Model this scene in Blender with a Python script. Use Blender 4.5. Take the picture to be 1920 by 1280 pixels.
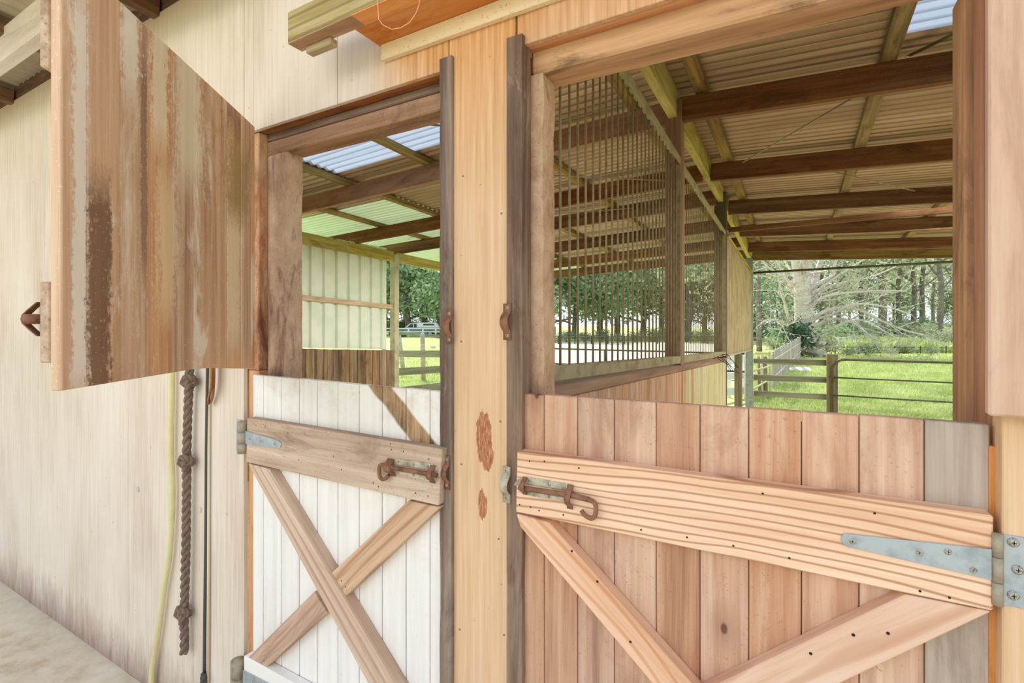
import bpy, bmesh, math, random
from mathutils import Vector, Matrix, noise
random.seed(11)
sc = bpy.context.scene
C = sc.collection
for o in list(bpy.data.objects): bpy.data.objects.remove(o)

# ------------------------------------------------------------------ camera
FPX = 929.785          # focal length in pixels of the 1920 wide frame
YAW = math.radians(29.7771)
CO, SI = math.cos(YAW), math.sin(YAW)
HOR = 608.0
CAM = Vector((0.0, -1.1, 1.62))
cam = bpy.data.cameras.new('camera'); camo = bpy.data.objects.new('camera', cam); C.objects.link(camo)
camo.location = CAM; camo.rotation_euler = (math.pi/2, 0, YAW)
cam.sensor_width = 36; cam.lens = FPX/1920*36; cam.shift_y = -(640-HOR)/1920
cam.clip_end = 600; cam.clip_start = 0.02
sc.camera = camo
# ------------------------------------------------------------------ world, sun, exposure
w = bpy.data.worlds.new('sky'); sc.world = w; w.use_nodes = True
nt = w.node_tree; nt.nodes.clear()
tc = nt.nodes.new('ShaderNodeTexCoord'); sp = nt.nodes.new('ShaderNodeSeparateXYZ')
rmp = nt.nodes.new('ShaderNodeValToRGB'); bg = nt.nodes.new('ShaderNodeBackground'); wo = nt.nodes.new('ShaderNodeOutputWorld')
nz = nt.nodes.new('ShaderNodeTexNoise'); nz.inputs['Scale'].default_value = 3.0; nz.inputs['Detail'].default_value = 6
mr = nt.nodes.new('ShaderNodeMapRange'); mr.inputs[1].default_value = 0.5; mr.inputs[2].default_value = 0.7
mx = nt.nodes.new('ShaderNodeMix'); mx.data_type = 'RGBA'
mx.inputs[7].default_value = (1.0, 1.0, 1.0, 1)
nt.links.new(tc.outputs['Generated'], sp.inputs[0]); nt.links.new(sp.outputs['Z'], rmp.inputs[0])
e = rmp.color_ramp.elements; e[0].position = 0.0; e[0].color = (0.86, 0.93, 1.0, 1); e[1].position = 0.7; e[1].color = (0.62, 0.78, 1.0, 1)
nt.links.new(tc.outputs['Generated'], nz.inputs[0]); nt.links.new(nz.outputs[0], mr.inputs[0])
nt.links.new(mr.outputs[0], mx.inputs[0]); nt.links.new(rmp.outputs[0], mx.inputs[6])
nt.links.new(mx.outputs[2], bg.inputs[0]); nt.links.new(bg.outputs[0], wo.inputs[0])
bg.inputs[1].default_value = 1.15
sun = bpy.data.lights.new('sun', 'SUN'); sun.energy = 4.6; sun.angle = math.radians(1.0); sun.color = (1.0, 0.95, 0.86)
suno = bpy.data.objects.new('sun', sun); C.objects.link(suno)
SUN_DIR = Vector((-0.62, 0.55, 1.05)).normalized()      # towards the sun
suno.rotation_euler = SUN_DIR.to_track_quat('Z', 'Y').to_euler()
vs = sc.view_settings; vs.view_transform = 'Standard'; vs.look = 'None'; vs.gamma = 1; vs.use_curve_mapping = False
vs.exposure = 0.07
sc.cycles.max_bounces = 8; sc.cycles.diffuse_bounces = 5
# added area fills: breezeway daylight behind the camera, extra light in the stalls
def area(name, loc, rot, sx, sy, en, col):
    l = bpy.data.lights.new(name, 'AREA'); l.shape = 'RECTANGLE'; l.size = sx; l.size_y = sy; l.energy = en; l.color = col
    o = bpy.data.objects.new(name, l); C.objects.link(o); o.location = loc; o.rotation_euler = rot; return o
area('breezeway_fill', (-1.5, -4.5, 3.4), (math.radians(50), 0, 0), 6, 1.5, 70, (1.0, 0.94, 0.88))
area('stall_fill', (1.6, 4.5, 2.7), (0, 0, 0), 1.6, 5, 105, (1.0, 0.95, 0.84))
area('stall_fill', (-2.8, 4.0, 2.55), (0, 0, 0), 1.6, 5, 105, (1.0, 0.95, 0.84))

# ------------------------------------------------------------------ geometry of the photograph
def ray(px, py):
    u = (px-960)/FPX; v = (HOR-py)/FPX
    return Vector((CO*u-SI, SI*u+CO, v))
def onY(px, py, y):
    d = ray(px, py); return CAM + d*((y-CAM.y)/d.y)
def onX(px, py, x):
    d = ray(px, py); return CAM + d*((x-CAM.x)/d.x)
def onZ(px, py, z=0.0):
    d = ray(px, py); return CAM + d*((z-CAM.z)/d.z)
def atD(px, py, t):
    return CAM + ray(px, py)*t
def XZ(px, py, y): p = onY(px, py, y); return (p.x, p.z)

# ------------------------------------------------------------------ materials
def lin(c):
    f = lambda v: v/12.92 if v <= .04045 else ((v+.055)/1.055)**2.4
    return (f(c[0]/255), f(c[1]/255), f(c[2]/255), 1)
class N:
    def __init__(s, name):
        s.m = bpy.data.materials.new(name); s.m.use_nodes = True; s.t = s.m.node_tree; s.t.nodes.clear()
        s.out = s.n('ShaderNodeOutputMaterial'); s.b = s.n('ShaderNodeBsdfPrincipled'); s.l(s.b.outputs[0], s.out.inputs[0])
        s.b.inputs['Specular IOR Level'].default_value = 0.25
    def n(s, k): return s.t.nodes.new(k)
    def l(s, a, b): s.t.links.new(a, b)
    def coord(s, which='Object', rnd=True):
        v = s.n('ShaderNodeNewGeometry').outputs['Position'] if which == 'World' else s.n('ShaderNodeTexCoord').outputs[which]
        if rnd:
            oi = s.n('ShaderNodeObjectInfo'); m = s.n('ShaderNodeMath'); m.operation = 'MULTIPLY'; m.inputs[1].default_value = 61.7
            s.l(oi.outputs['Random'], m.inputs[0]); a = s.n('ShaderNodeVectorMath'); a.operation = 'ADD'
            s.l(v, a.inputs[0]); s.l(m.outputs[0], a.inputs[1]); v = a.outputs[0]
        return v
    def scale(s, v, sx, sy, sz):
        m = s.n('ShaderNodeMapping'); m.inputs['Scale'].default_value = (sx, sy, sz); s.l(v, m.inputs[0]); return m.outputs[0]
    def noise(s, v, sc_, det=6, rough=.6, dist=0.0):
        n = s.n('ShaderNodeTexNoise'); n.inputs['Scale'].default_value = sc_; n.inputs['Detail'].default_value = det
        n.inputs['Roughness'].default_value = rough; n.inputs['Distortion'].default_value = dist; s.l(v, n.inputs[0]); return n.outputs[0]
    def rng(s, f, a, b, c=0.0, d=1.0):
        m = s.n('ShaderNodeMapRange'); m.inputs[1].default_value = a; m.inputs[2].default_value = b; m.inputs[3].default_value = c; m.inputs[4].default_value = d
        s.l(f, m.inputs[0]); return m.outputs[0]
    def ramp(s, f, cols):
        r = s.n('ShaderNodeValToRGB'); el = r.color_ramp.elements
        while len(el) < len(cols): el.new(0.5)
        for e_, (p, c) in zip(el, cols): e_.position = p; e_.color = lin(c)
        s.l(f, r.inputs[0]); return r.outputs[0]
    def mix(s, f, a, b, mode='MIX'):
        m = s.n('ShaderNodeMix'); m.data_type = 'RGBA'; m.blend_type = mode
        for i, v in ((0, f), (6, a), (7, b)):
            if hasattr(v, 'is_output'): s.l(v, m.inputs[i])
            elif i == 0: m.inputs[0].default_value = v
            else: m.inputs[i].default_value = lin(v)
        return m.outputs[2]
    def math(s, op, a, b=0.0):
        m = s.n('ShaderNodeMath'); m.operation = op
        for i, v in ((0, a), (1, b)):
            if hasattr(v, 'is_output'): s.l(v, m.inputs[i])
            else: m.inputs[i].default_value = v
        return m.outputs[0]
    def sep(s, v):
        m = s.n('ShaderNodeSeparateXYZ'); s.l(v, m.inputs[0]); return m.outputs
    def bump(s, f, st=.3, d=.004):
        b = s.n('ShaderNodeBump'); b.inputs['Strength'].default_value = st; b.inputs['Distance'].default_value = d
        s.l(f, b.inputs['Height']); s.l(b.outputs[0], s.b.inputs['Normal'])
    def done(s, col, rough=.85, metal=0.0):
        if hasattr(col, 'is_output'): s.l(col, s.b.inputs['Base Color'])
        else: s.b.inputs['Base Color'].default_value = lin(col)
        s.b.inputs['Roughness'].default_value = rough; s.b.inputs['Metallic'].default_value = metal
        return s.m

def wood(name, dark, mid, light, vary=.16, fine=38., long=1.1, rings=None, knots=None, blotch=None, bl=(.52, .7), paint=None, bumpst=.35, speck=None, bands=None):
    k = N(name); v = k.coord('Object')
    g = k.noise(k.scale(v, long, fine, fine), 1.0, 7, .68, .25)
    g2 = k.noise(k.scale(v, long*2.2, fine*3.2, fine*3.2), 1.0, 4, .7)
    big = k.noise(k.scale(v, .9, 5, 5), 1.0, 4, .55, .4)
    f = k.math('ADD', k.math('MULTIPLY', g, .55), k.math('ADD', k.math('MULTIPLY', g2, .18), k.math('MULTIPLY', big, .27)))
    col = k.ramp(f, [(.33, dark), (.47, mid), (.62, light)])
    if rings:     # (frequency, colour, strength)
        sx, sy, sz = k.sep(v)
        dn = k.noise(k.scale(v, 1.3, 6, 6), 1.0, 2, .4, .3)
        ph = k.math('ADD', k.math('MULTIPLY', sz, rings[0]), k.math('MULTIPLY', dn, rings[3] if len(rings) > 3 else 26.))
        wv = k.math('SINE', ph); rf = k.rng(wv, .45, 1.0, 0, rings[2])
        col = k.mix(rf, col, rings[1])
    if blotch:
        b = k.noise(k.scale(v, 2.2, 7, 7), 1.0, 8, .7, .8)
        col = k.mix(k.rng(b, bl[0], bl[1], 0, .85), col, blotch)
    if knots:
        sx, sy, sz = k.sep(v); cb = k.n('ShaderNodeCombineXYZ'); k.l(k.math('MULTIPLY', sx, 3.1), cb.inputs[0]); k.l(k.math('MULTIPLY', sz, 5.5), cb.inputs[1])
        vo = k.n('ShaderNodeTexVoronoi'); vo.voronoi_dimensions = '2D'; vo.inputs['Scale'].default_value = 1.0; k.l(cb.outputs[0], vo.inputs[0])
        cs = k.n('ShaderNodeSeparateColor'); k.l(vo.outputs['Color'], cs.inputs[0])
        sel = k.rng(cs.outputs[0], .74, .76, 0, 1)
        kn = k.rng(vo.outputs['Distance'], .025, .045, 1, 0); kn = k.math('MULTIPLY', kn, sel)
        halo = k.math('MULTIPLY', k.rng(vo.outputs['Distance'], .05, .22, .5, 0), sel)
        col = k.mix(halo, col, dark); col = k.mix(k.math('MULTIPLY', kn, .85), col, knots)
    if paint:     # (colour, low, high, scale)
        p = k.noise(k.scale(v, paint[3]*.35, paint[3], paint[3]), 1.0, 9, .75, .5)
        pm = k.rng(p, paint[1], paint[2]); col = k.mix(pm, col, paint[0])
    if bands:
        px_, py_, pz_ = k.sep(k.coord('World', rnd=False))
        r_ = k.math('ADD', k.math('MULTIPLY', k.math('ADD', px_, 1.675), .5736), k.math('MULTIPLY', k.math('ADD', py_, .02), -.8192))
        wn = k.noise(k.scale(v, 3, 40, 40), 1.0, 8, .8, .4); wn2 = k.noise(k.scale(v, 60, 90, 90), 1.0, 6, .75)
        for (c0, hw, z0, z1, cc, st) in bands:
            dd_ = k.math('ADD', k.math('DIVIDE', k.math('ABSOLUTE', k.math('SUBTRACT', r_, c0)), hw), k.math('ADD', k.math('MULTIPLY', k.math('SUBTRACT', wn, .5), 3.2), k.math('MULTIPLY', k.math('SUBTRACT', wn2, .5), 3.0)))
            mm = k.rng(dd_, .75, 1.15, st, 0)
            ze = k.math('MULTIPLY', k.rng(k.math('ADD', pz_, k.math('MULTIPLY', wn2, .12)), z0, z0+.1, 0, 1), k.rng(k.math('ADD', pz_, k.math('MULTIPLY', wn2, .12)), z1, z1+.1, 1, 0))
            col = k.mix(k.math('MULTIPLY', mm, ze), col, cc)
    if speck:
        s_ = k.noise(v, 140, 3, .6); col = k.mix(k.rng(s_, .62, .72, 0, .7), col, speck)
    oi = k.n('ShaderNodeObjectInfo'); hs = k.n('ShaderNodeHueSaturation'); k.l(col, hs.inputs['Color'])
    k.l(k.rng(oi.outputs['Random'], 0, 1, 1-vary, 1+vary*.7), hs.inputs['Value'])
    rr = k.math('FRACT', k.math('MULTIPLY', oi.outputs['Random'], 7.31)); k.l(k.rng(rr, 0, 1, .85, 1.12), hs.inputs['Saturation'])
    k.bump(g, bumpst); return k.done(hs.outputs[0], .85)

M = {}
M['door_brown'] = wood('weathered_door_boards', (150, 108, 80), (202, 158, 122), (228, 192, 158), blotch=(146, 106, 80), bl=(.56, .7), bands=[(.802, .02, 1.50, 2.28, (232, 222, 210), .85), (.752, .03, 1.40, 1.92, (116, 80, 58), .85), (.612, .012, 1.75, 2.25, (138, 100, 72), .7), (.655, .03, 2.14, 2.5, (236, 226, 206), .8), (.55, .035, 2.08, 2.5, (234, 224, 200), .7), (.42, .06, 2.02, 2.5, (234, 222, 192), .65), (.52, .04, 1.65, 2.0, (236, 214, 180), .55), (.16, .045, 1.58, 1.98, (238, 220, 190), .65), (.13, .09, 1.98, 2.22, (160, 134, 76), .7), (.16, .2, 1.3, 1.52, (218, 162, 108), .7), (.70, .05, 1.3, 1.5, (150, 108, 80), .5)], paint=((232, 218, 196), .55, .63, 5.0), fine=34, speck=(228, 208, 180), vary=.1)
M['door_pink'] = wood('pinkish_hardwood_boards', (152, 108, 84), (204, 158, 128), (228, 192, 164), blotch=(176, 122, 92), knots=(92, 60, 45), fine=30, vary=.12, speck=(170, 125, 100))
M['door_pale'] = wood('pale_pink_boards', (176, 134, 110), (214, 174, 148), (234, 204, 182), blotch=(190, 144, 122), fine=16, vary=.06)
M['door_grey'] = wood('grey_weathered_board', (120, 104, 92), (170, 152, 136), (198, 184, 168), blotch=(128, 112, 100), fine=34)
M['pine'] = wood('ringed_pine', (206, 162, 130), (232, 194, 164), (242, 214, 190), rings=(360., (170, 122, 92), .8, 30.), fine=16, vary=.05, knots=(150, 92, 66))
M['brace_pine'] = wood('brace_pine', (198, 152, 120), (226, 186, 158), (238, 208, 186), rings=(150., (190, 128, 86), .5, 24.), fine=20, vary=.06, knots=(140, 88, 60))
M['rail_brown'] = wood('brown_rail_timber', (140, 104, 76), (192, 160, 132), (220, 196, 170), blotch=(138, 108, 82), fine=30, vary=.06, speck=(130, 96, 72))
M['brace_brown'] = wood('brown_brace_timber', (150, 112, 84), (200, 166, 138), (224, 198, 172), rings=(170., (160, 118, 88), .5, 14.), fine=26, vary=.06, blotch=(160, 126, 100))
M['jamb'] = wood('rough_sawn_jamb', (120, 72, 52), (186, 132, 100), (222, 184, 150), blotch=(112, 66, 52), bl=(.5, .6), fine=12, long=6, vary=.1, bumpst=.8, speck=(120, 80, 60))
M['jamb_orange'] = wood('orange_jamb', (166, 98, 58), (208, 146, 96), (232, 182, 132), blotch=(150, 92, 60), fine=24)
M['jamb_red'] = wood('red_brown_reveal', (110, 66, 44), (162, 104, 72), (196, 140, 100), blotch=(92, 60, 44), fine=24)
M['jamb_pale'] = wood('pale_rough_sawn_post', (138, 100, 76), (194, 156, 124), (222, 192, 160), blotch=(132, 86, 70), bl=(.55, .66), fine=12, long=8, vary=.02, bumpst=.9, speck=(120, 86, 66))
M['white_beam'] = wood('limewashed_beam', (190, 172, 152), (222, 210, 196), (238, 230, 220), fine=12, speck=(160, 140, 120))
M['batten_dark'] = wood('dark_aged_batten', (70, 54, 46), (118, 98, 84), (168, 146, 128), blotch=(86, 62, 52), paint=((190, 172, 156), .6, .7, 6.), fine=24, vary=.05)
M['header'] = wood('header_timber', (110, 78, 44), (186, 132, 80), (224, 172, 116), blotch=(96, 72, 44), bl=(.56, .7), fine=20, vary=.06)
M['header_dark'] = wood('brown_header_timber', (92, 66, 46), (156, 116, 84), (190, 148, 112), blotch=(90, 68, 50), bl=(.52, .66), fine=20, vary=.03, speck=(200, 170, 140))
M['beam_old'] = wood('old_grey_green_beam', (110, 92, 58), (176, 156, 112), (212, 196, 156), rings=(200., (120, 100, 64), .6, 6.), fine=14, vary=.05, bumpst=.8)
M['orange_ply'] = wood('orange_ply_board', (186, 106, 52), (216, 142, 84), (234, 172, 116), blotch=(190, 104, 52), fine=10, long=.8)
M['yellow_batten'] = wood('pale_yellow_batten', (214, 182, 122), (238, 212, 160), (248, 228, 184), fine=14, speck=(150, 120, 70))
M['rafter'] = wood('dark_brown_rafter', (74, 50, 32), (116, 82, 54), (150, 114, 78), blotch=(70, 48, 32), fine=20, vary=.1, speck=(150, 130, 80))
M['rafter_pink'] = wood('dusty_brown_rafter', (120, 90, 66), (164, 128, 100), (186, 152, 124), blotch=(120, 88, 60), fine=12)
M['green_lit'] = wood('green_lit_timber', (120, 108, 52), (180, 168, 88), (208, 198, 118), blotch=(126, 108, 60), fine=20, speck=(226, 226, 150), vary=.06)  # yellow-green light bounced off the grass, put into the timber colour
M['purlin'] = wood('olive_batten_timber', (88, 70, 42), (142, 122, 78), (182, 166, 110), blotch=(70, 50, 30), fine=16, speck=(180, 176, 110))  # olive-brown timber with yellowish specks
M['part_post'] = wood('partition_post_timber', (100, 74, 54), (146, 114, 88), (176, 144, 116), fine=20, vary=.05)
M['part_board'] = wood('partition_boards', (168, 124, 96), (212, 174, 142), (232, 204, 172), blotch=(176, 128, 98), fine=30, vary=.08)
M['part_board_lit'] = wood('lime_lit_partition_boards', (176, 166, 120), (214, 210, 160), (230, 228, 186), blotch=(178, 164, 116), fine=30, vary=.08)  # same boards with lime-green light put into the colour
M['cap'] = wood('partition_cap_timber', (116, 90, 70), (160, 130, 106), (188, 160, 134), fine=20)
M['kick_board'] = wood('dark_kick_board', (70, 56, 42), (128, 106, 82), (172, 148, 118), blotch=(66, 52, 40), fine=24, vary=.22)
M['fence_grey'] = wood('grey_green_fence_rail', (84, 90, 72), (120, 128, 106), (150, 158, 134), fine=20)
M['fence_post'] = wood('old_fence_post', (76, 74, 56), (114, 112, 88), (146, 144, 118), fine=24, blotch=(64, 60, 44))
M['fence_pale'] = wood('silver_grey_paling', (130, 122, 112), (176, 168, 158), (208, 202, 194), fine=20, vary=.16)
M['bark_pale'] = wood('pale_gum_bark', (172, 160, 146), (214, 204, 192), (238, 232, 224), fine=3., long=.6, blotch=(150, 138, 124))
M['bark_dark'] = wood('dark_bark', (88, 82, 74), (126, 118, 106), (160, 150, 136), fine=4., long=.8)
M['bark_mid'] = wood('grey_bark', (104, 92, 78), (150, 138, 120), (180, 168, 150), fine=4., long=.8)

def flat(name, col, rough=.6, metal=0.0, var=None, sc_=8., lo=.45, hi=.65, bump=None):
    k = N(name); c = col
    if var:
        n = k.noise(k.coord('Object'), sc_, 6, .65); c = k.mix(k.rng(n, lo, hi, 0, .9), col, var)
        if bump: k.bump(n, bump)
    return k.done(c, rough, metal)
M['galv'] = flat('galvanised_hinge_steel', (176, 186, 190), .45, .35, (150, 160, 168), 30.)
M['galv_old'] = flat('aged_galvanised_steel', (170, 160, 140), .6, .2, (140, 124, 104), 25.)
M['rust'] = flat('rusty_steel', (150, 108, 84), .75, .1, (112, 74, 56), 40., bump=.3)
M['bolt_plate'] = flat('chipped_bolt_plate', (196, 190, 168), .6, .1, (140, 116, 92), 34.)
M['screw'] = flat('screw_steel', (188, 184, 176), .4, .5, (110, 96, 84), 300.)
M['groove'] = flat('grey_groove', (110, 100, 90), .9)
M['dark'] = flat('dark_slot', (50, 40, 34), .8)
M['bar'] = flat('rusty_grille_bar', (172, 164, 136), .7, 0, (142, 130, 102), 20.)
M['bar_frame'] = flat('grille_frame_steel', (176, 170, 138), .7, .1, (140, 132, 98), 12.)
M['post_steel'] = flat('galvanised_post_steel', (150, 168, 160), .5, .3, (120, 140, 130), 10.)
M['post_olive'] = flat('olive_stained_steel', (194, 192, 166), .6, .1, (160, 158, 128), 8.)
M['post_dark'] = flat('dark_steel_post', (96, 96, 76), .6, .2, (70, 66, 48), 8.)
M['pipe'] = flat('dark_pipe', (92, 96, 74), .6, .2, (70, 74, 52), 12.)
M['rope'] = flat('brown_grey_rope', (134, 116, 102), .95, 0, (104, 86, 76), 60.)
M['hose'] = flat('pale_yellow_hose', (226, 220, 172), .5, 0, (214, 200, 146), 5.)
M['cable'] = flat('black_cable', (84, 80, 80), .6)
M['conduit'] = flat('cream_conduit', (222, 210, 180), .6)
M['leather'] = flat('tan_leather', (176, 122, 70), .6, 0, (150, 98, 56), 20.)
M['twine'] = flat('pink_twine', (240, 170, 140), .6)
M['blue_twine'] = flat('blue_twine', (70, 110, 130), .7)
M['web'] = flat('dusty_cobweb', (190, 164, 140), .9)
M['white_paint'] = flat('white_paint', (236, 238, 236), .4)
M['ute_green'] = flat('grey_green_car_paint', (120, 140, 132), .35)
M['glass_dark'] = flat('dark_car_glass', (60, 72, 80), .15)
M['tyre'] = flat('tyre_rubber', (50, 50, 50), .9)
M['pale_pipe'] = flat('pale_pipe', (214, 206, 160), .6)
M['yard_steel'] = flat('pale_yard_steel', (196, 210, 208), .5, .2)
M['white_bag'] = flat('pale_sheet', (226, 222, 208), .8)
M['stone'] = flat('grey_stone', (196, 196, 186), .9)

def metal_sheet(name, a, b, rough=.5, met=.25, trans=0.0):
    k = N(name); v = k.coord('World', rnd=False)
    n = k.noise(k.scale(v, .6, 4, 4), 1.0, 6, .6); c = k.mix(k.rng(n, .4, .62), a, b)
    m = k.done(c, rough, met)
    if trans:
        tr = k.n('ShaderNodeBsdfTranslucent'); k.l(c, tr.inputs[0]); ms = k.n('ShaderNodeMixShader'); ms.inputs[0].default_value = trans
        k.l(k.b.outputs[0], ms.inputs[1]); k.l(tr.outputs[0], ms.inputs[2]); k.l(ms.outputs[0], k.out.inputs[0])
    return m
M['roof_front'] = metal_sheet('weathered_zinc', (206, 192, 166), (180, 166, 138), .5, .2)
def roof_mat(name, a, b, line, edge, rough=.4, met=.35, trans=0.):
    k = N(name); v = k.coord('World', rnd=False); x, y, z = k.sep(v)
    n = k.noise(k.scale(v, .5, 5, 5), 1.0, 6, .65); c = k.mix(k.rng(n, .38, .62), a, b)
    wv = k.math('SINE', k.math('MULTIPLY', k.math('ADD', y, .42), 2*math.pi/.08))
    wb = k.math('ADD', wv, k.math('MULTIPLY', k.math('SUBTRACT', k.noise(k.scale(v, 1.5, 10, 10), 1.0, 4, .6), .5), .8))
    c = k.mix(k.rng(wb, -.95, -.35, .8, 0), c, line)          # corrugation shade put into the valley colour
    c = k.mix(k.rng(wb, .8, 1.05, 0, .7), c, edge)            # corrugation highlight put into the crest colour
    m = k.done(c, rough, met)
    if trans:
        tr = k.n('ShaderNodeBsdfTranslucent'); k.l(c, tr.inputs[0]); ms = k.n('ShaderNodeMixShader'); ms.inputs[0].default_value = trans
        k.l(k.b.outputs[0], ms.inputs[1]); k.l(tr.outputs[0], ms.inputs[2]); k.l(ms.outputs[0], k.out.inputs[0])
    return m
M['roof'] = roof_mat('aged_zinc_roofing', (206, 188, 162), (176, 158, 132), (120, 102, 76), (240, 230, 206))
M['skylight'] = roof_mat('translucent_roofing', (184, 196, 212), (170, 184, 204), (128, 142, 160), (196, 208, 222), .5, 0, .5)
M['mint'] = roof_mat('mint_lit_roofing', (200, 216, 186), (184, 202, 160), (150, 172, 120), (214, 228, 200), .6, 0, .28)  # light bounced off the grass put into sheet colour and translucency
M['cladding'] = metal_sheet('pale_wall_cladding', (228, 238, 232), (216, 230, 216), .6, 0)
M['panel3'] = metal_sheet('olive_sheet', (200, 190, 152), (176, 164, 122), .6, 0)

# white painted planks, bare where an old brace was taken off (coordinates of the wall plane)
def white_planks():
    k = N('white_painted_planks'); v = k.coord('Object'); w_ = k.coord('World', rnd=False)
    g = k.noise(k.scale(v, 1.2, 34, 34), 1.0, 7, .65)
    base = k.ramp(g, [(.3, (228, 224, 218)), (.5, (238, 235, 230)), (.7, (243, 241, 237))])
    bare = k.ramp(k.noise(k.scale(v, 2, 26, 26), 1.0, 8, .7, .6), [(.35, (104, 80, 58)), (.5, (176, 142, 106)), (.66, (214, 184, 148))])
    x, y, z = k.sep(w_)
    # diagonal scar: from (-1.15,1.44) down to (-.87,1.27)
    d = k.math('ADD', k.math('MULTIPLY', k.math('ADD', x, 1.0), .66), k.math('MULTIPLY', k.math('SUBTRACT', z, 1.355), .75))
    wob = k.math('MULTIPLY', k.math('SUBTRACT', k.noise(w_, 14, 3, .5), .5), .02)
    m1 = k.rng(k.math('ABSOLUTE', k.math('ADD', d, wob)), .026, .034, 1, 0)
    m1 = k.math('MULTIPLY', m1, k.rng(z, 1.2, 1.27, 0, 1))
    col = k.mix(m1, base, bare)
    dirt = k.noise(w_, 9, 8, .75); col = k.mix(k.math('MULTIPLY', k.rng(dirt, .5, .66), k.rng(z, 1.27, 1.45, .1, .6)), col, (206, 176, 140))
    sp = k.noise(w_, 60, 3, .6); col = k.mix(k.rng(sp, .7, .74, 0, .6), col, (150, 130, 112))
    k.bump(g, .06); return k.done(col, .6)
M['white_planks'] = white_planks()

def wall_mat(name, tones, peel=False):
    k = N(name); w_ = k.coord('World', rnd=False); x, y, z = k.sep(w_)
    g = k.noise(k.scale(w_, 70, 70, 2.0), 1.0, 6, .7); b = k.noise(k.scale(w_, 2.6, 2.6, 1.0), 1.0, 5, .6)
    f = k.math('ADD', k.math('MULTIPLY', g, .5), k.math('MULTIPLY', b, .5))
    col = k.ramp(f, [(.36, tones[0]), (.5, tones[1]), (.64, tones[2])])
    # golden light over the upper wall, put into the ply colour
    gold = k.ramp(g, [(.35, (192, 138, 84)), (.5, (214, 162, 108)), (.66, (232, 188, 138))])
    if peel is not None:
        up = k.math('ADD', k.rng(z, 1.9, 2.5, 0, 1), k.math('MULTIPLY', k.math('SUBTRACT', b, .5), 1.4))
        rt = k.rng(k.math('ADD', x, k.math('MULTIPLY', k.math('SUBTRACT', b, .5), .7)), -1.12, -.93, 0, 1)
        col = k.mix(k.math('MULTIPLY', k.rng(up, .0, .9, 0, 1), rt), col, gold)
    # mould under the eaves, splashed dirt at the foot
    mo = k.math('ADD', k.rng(z, 2.72, 2.98, 0, 1), k.math('MULTIPLY', k.math('SUBTRACT', b, .5), 1.6))
    col = k.mix(k.rng(mo, .5, 1.2, 0, .7), col, (204, 180, 110))
    st = k.noise(k.scale(w_, 16, 16, 3), 1.0, 7, .75)
    di = k.math('ADD', k.rng(z, .02, .34, .62, 0), k.math('MULTIPLY', k.math('SUBTRACT', st, .5), .9))
    col = k.mix(k.rng(di, .22, .66, 0, .9), col, (148, 122, 112))
    sp = k.noise(w_, 45, 2, .5); col = k.mix(k.rng(sp, .72, .75, 0, .5), col, (150, 120, 90))
    if peel:      # flaked patches on the middle panel: (x, z, rx, rz)
        red = k.ramp(k.noise(k.scale(w_, 260, 260, 40), 1.0, 5, .7), [(.35, (140, 84, 58)), (.5, (176, 118, 84)), (.65, (214, 160, 118))])
        nn = k.math('MULTIPLY', k.math('SUBTRACT', k.noise(k.scale(w_, 1, 1, .3), 55, 6, .75), .5), 3.2)
        for (cx, cz, rx, rz) in peel:
            dx = k.math('DIVIDE', k.math('SUBTRACT', x, cx), rx); dz = k.math('DIVIDE', k.math('SUBTRACT', z, cz), rz)
            r2 = k.math('ADD', k.math('ADD', k.math('MULTIPLY', dx, dx), k.math('MULTIPLY', dz, dz)), nn)
            col = k.mix(k.rng(r2, .8, .9, 1, 0), col, red)
    k.bump(g, .2, .003); return k.done(col, .75)
CREAM = ((204, 188, 168), (226, 212, 196), (236, 226, 214))
TAN = ((204, 164, 124), (222, 186, 148), (234, 206, 174))  # same plywood with warm light put into its tones
M['wall_cream'] = wall_mat('cream_plywood', CREAM, None)
M['wall_mixed'] = wall_mat('cream_and_gold_lit_plywood', CREAM, False)
p1 = onY(907, 820, 0); p2 = onY(915, 858, 0); p3 = onY(905, 945, 0)
M['wall_tan'] = wall_mat('warm_lit_plywood', TAN, [(p1.x, p1.z, .026, .075), (p2.x, p2.z, .02, .035), (p3.x, p3.z, .015, .04)])

def ground_mat(name, a, b, c, s1=.5, s2=6., bump=.4):
    k = N(name); w_ = k.coord('World', rnd=False)
    f = k.math('ADD', k.math('MULTIPLY', k.noise(w_, s1, 5, .6), .5), k.math('MULTIPLY', k.noise(w_, s2, 5, .7), .5))
    col = k.ramp(f, [(.38, a), (.5, b), (.62, c)]); k.bump(k.noise(w_, s2*3, 4, .7), bump, .02); return k.done(col, .95)
M['grass'] = ground_mat('paddock_grass', (166, 174, 108), (194, 202, 130), (216, 220, 160))
M['sand'] = ground_mat('pale_arena_sand', (214, 202, 170), (228, 218, 188), (238, 230, 206), bump=.1)
M['dirt'] = ground_mat('pale_stall_floor', (190, 172, 142), (212, 196, 166), (228, 214, 188))  # tone made paler to bounce light up to the roof
k = N('worn_concrete'); w_ = k.coord('World', rnd=False)
f = k.math('ADD', k.math('MULTIPLY', k.noise(w_, 1.6, 6, .6, .6), .6), k.math('MULTIPLY', k.noise(w_, 14, 6, .7), .4))
col = k.ramp(f, [(.36, (190, 172, 146)), (.47, (214, 202, 182)), (.6, (228, 220, 206))]); k.bump(k.noise(w_, 60, 4, .7), .15, .004)
M['concrete'] = k.done(col, .85)
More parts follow.
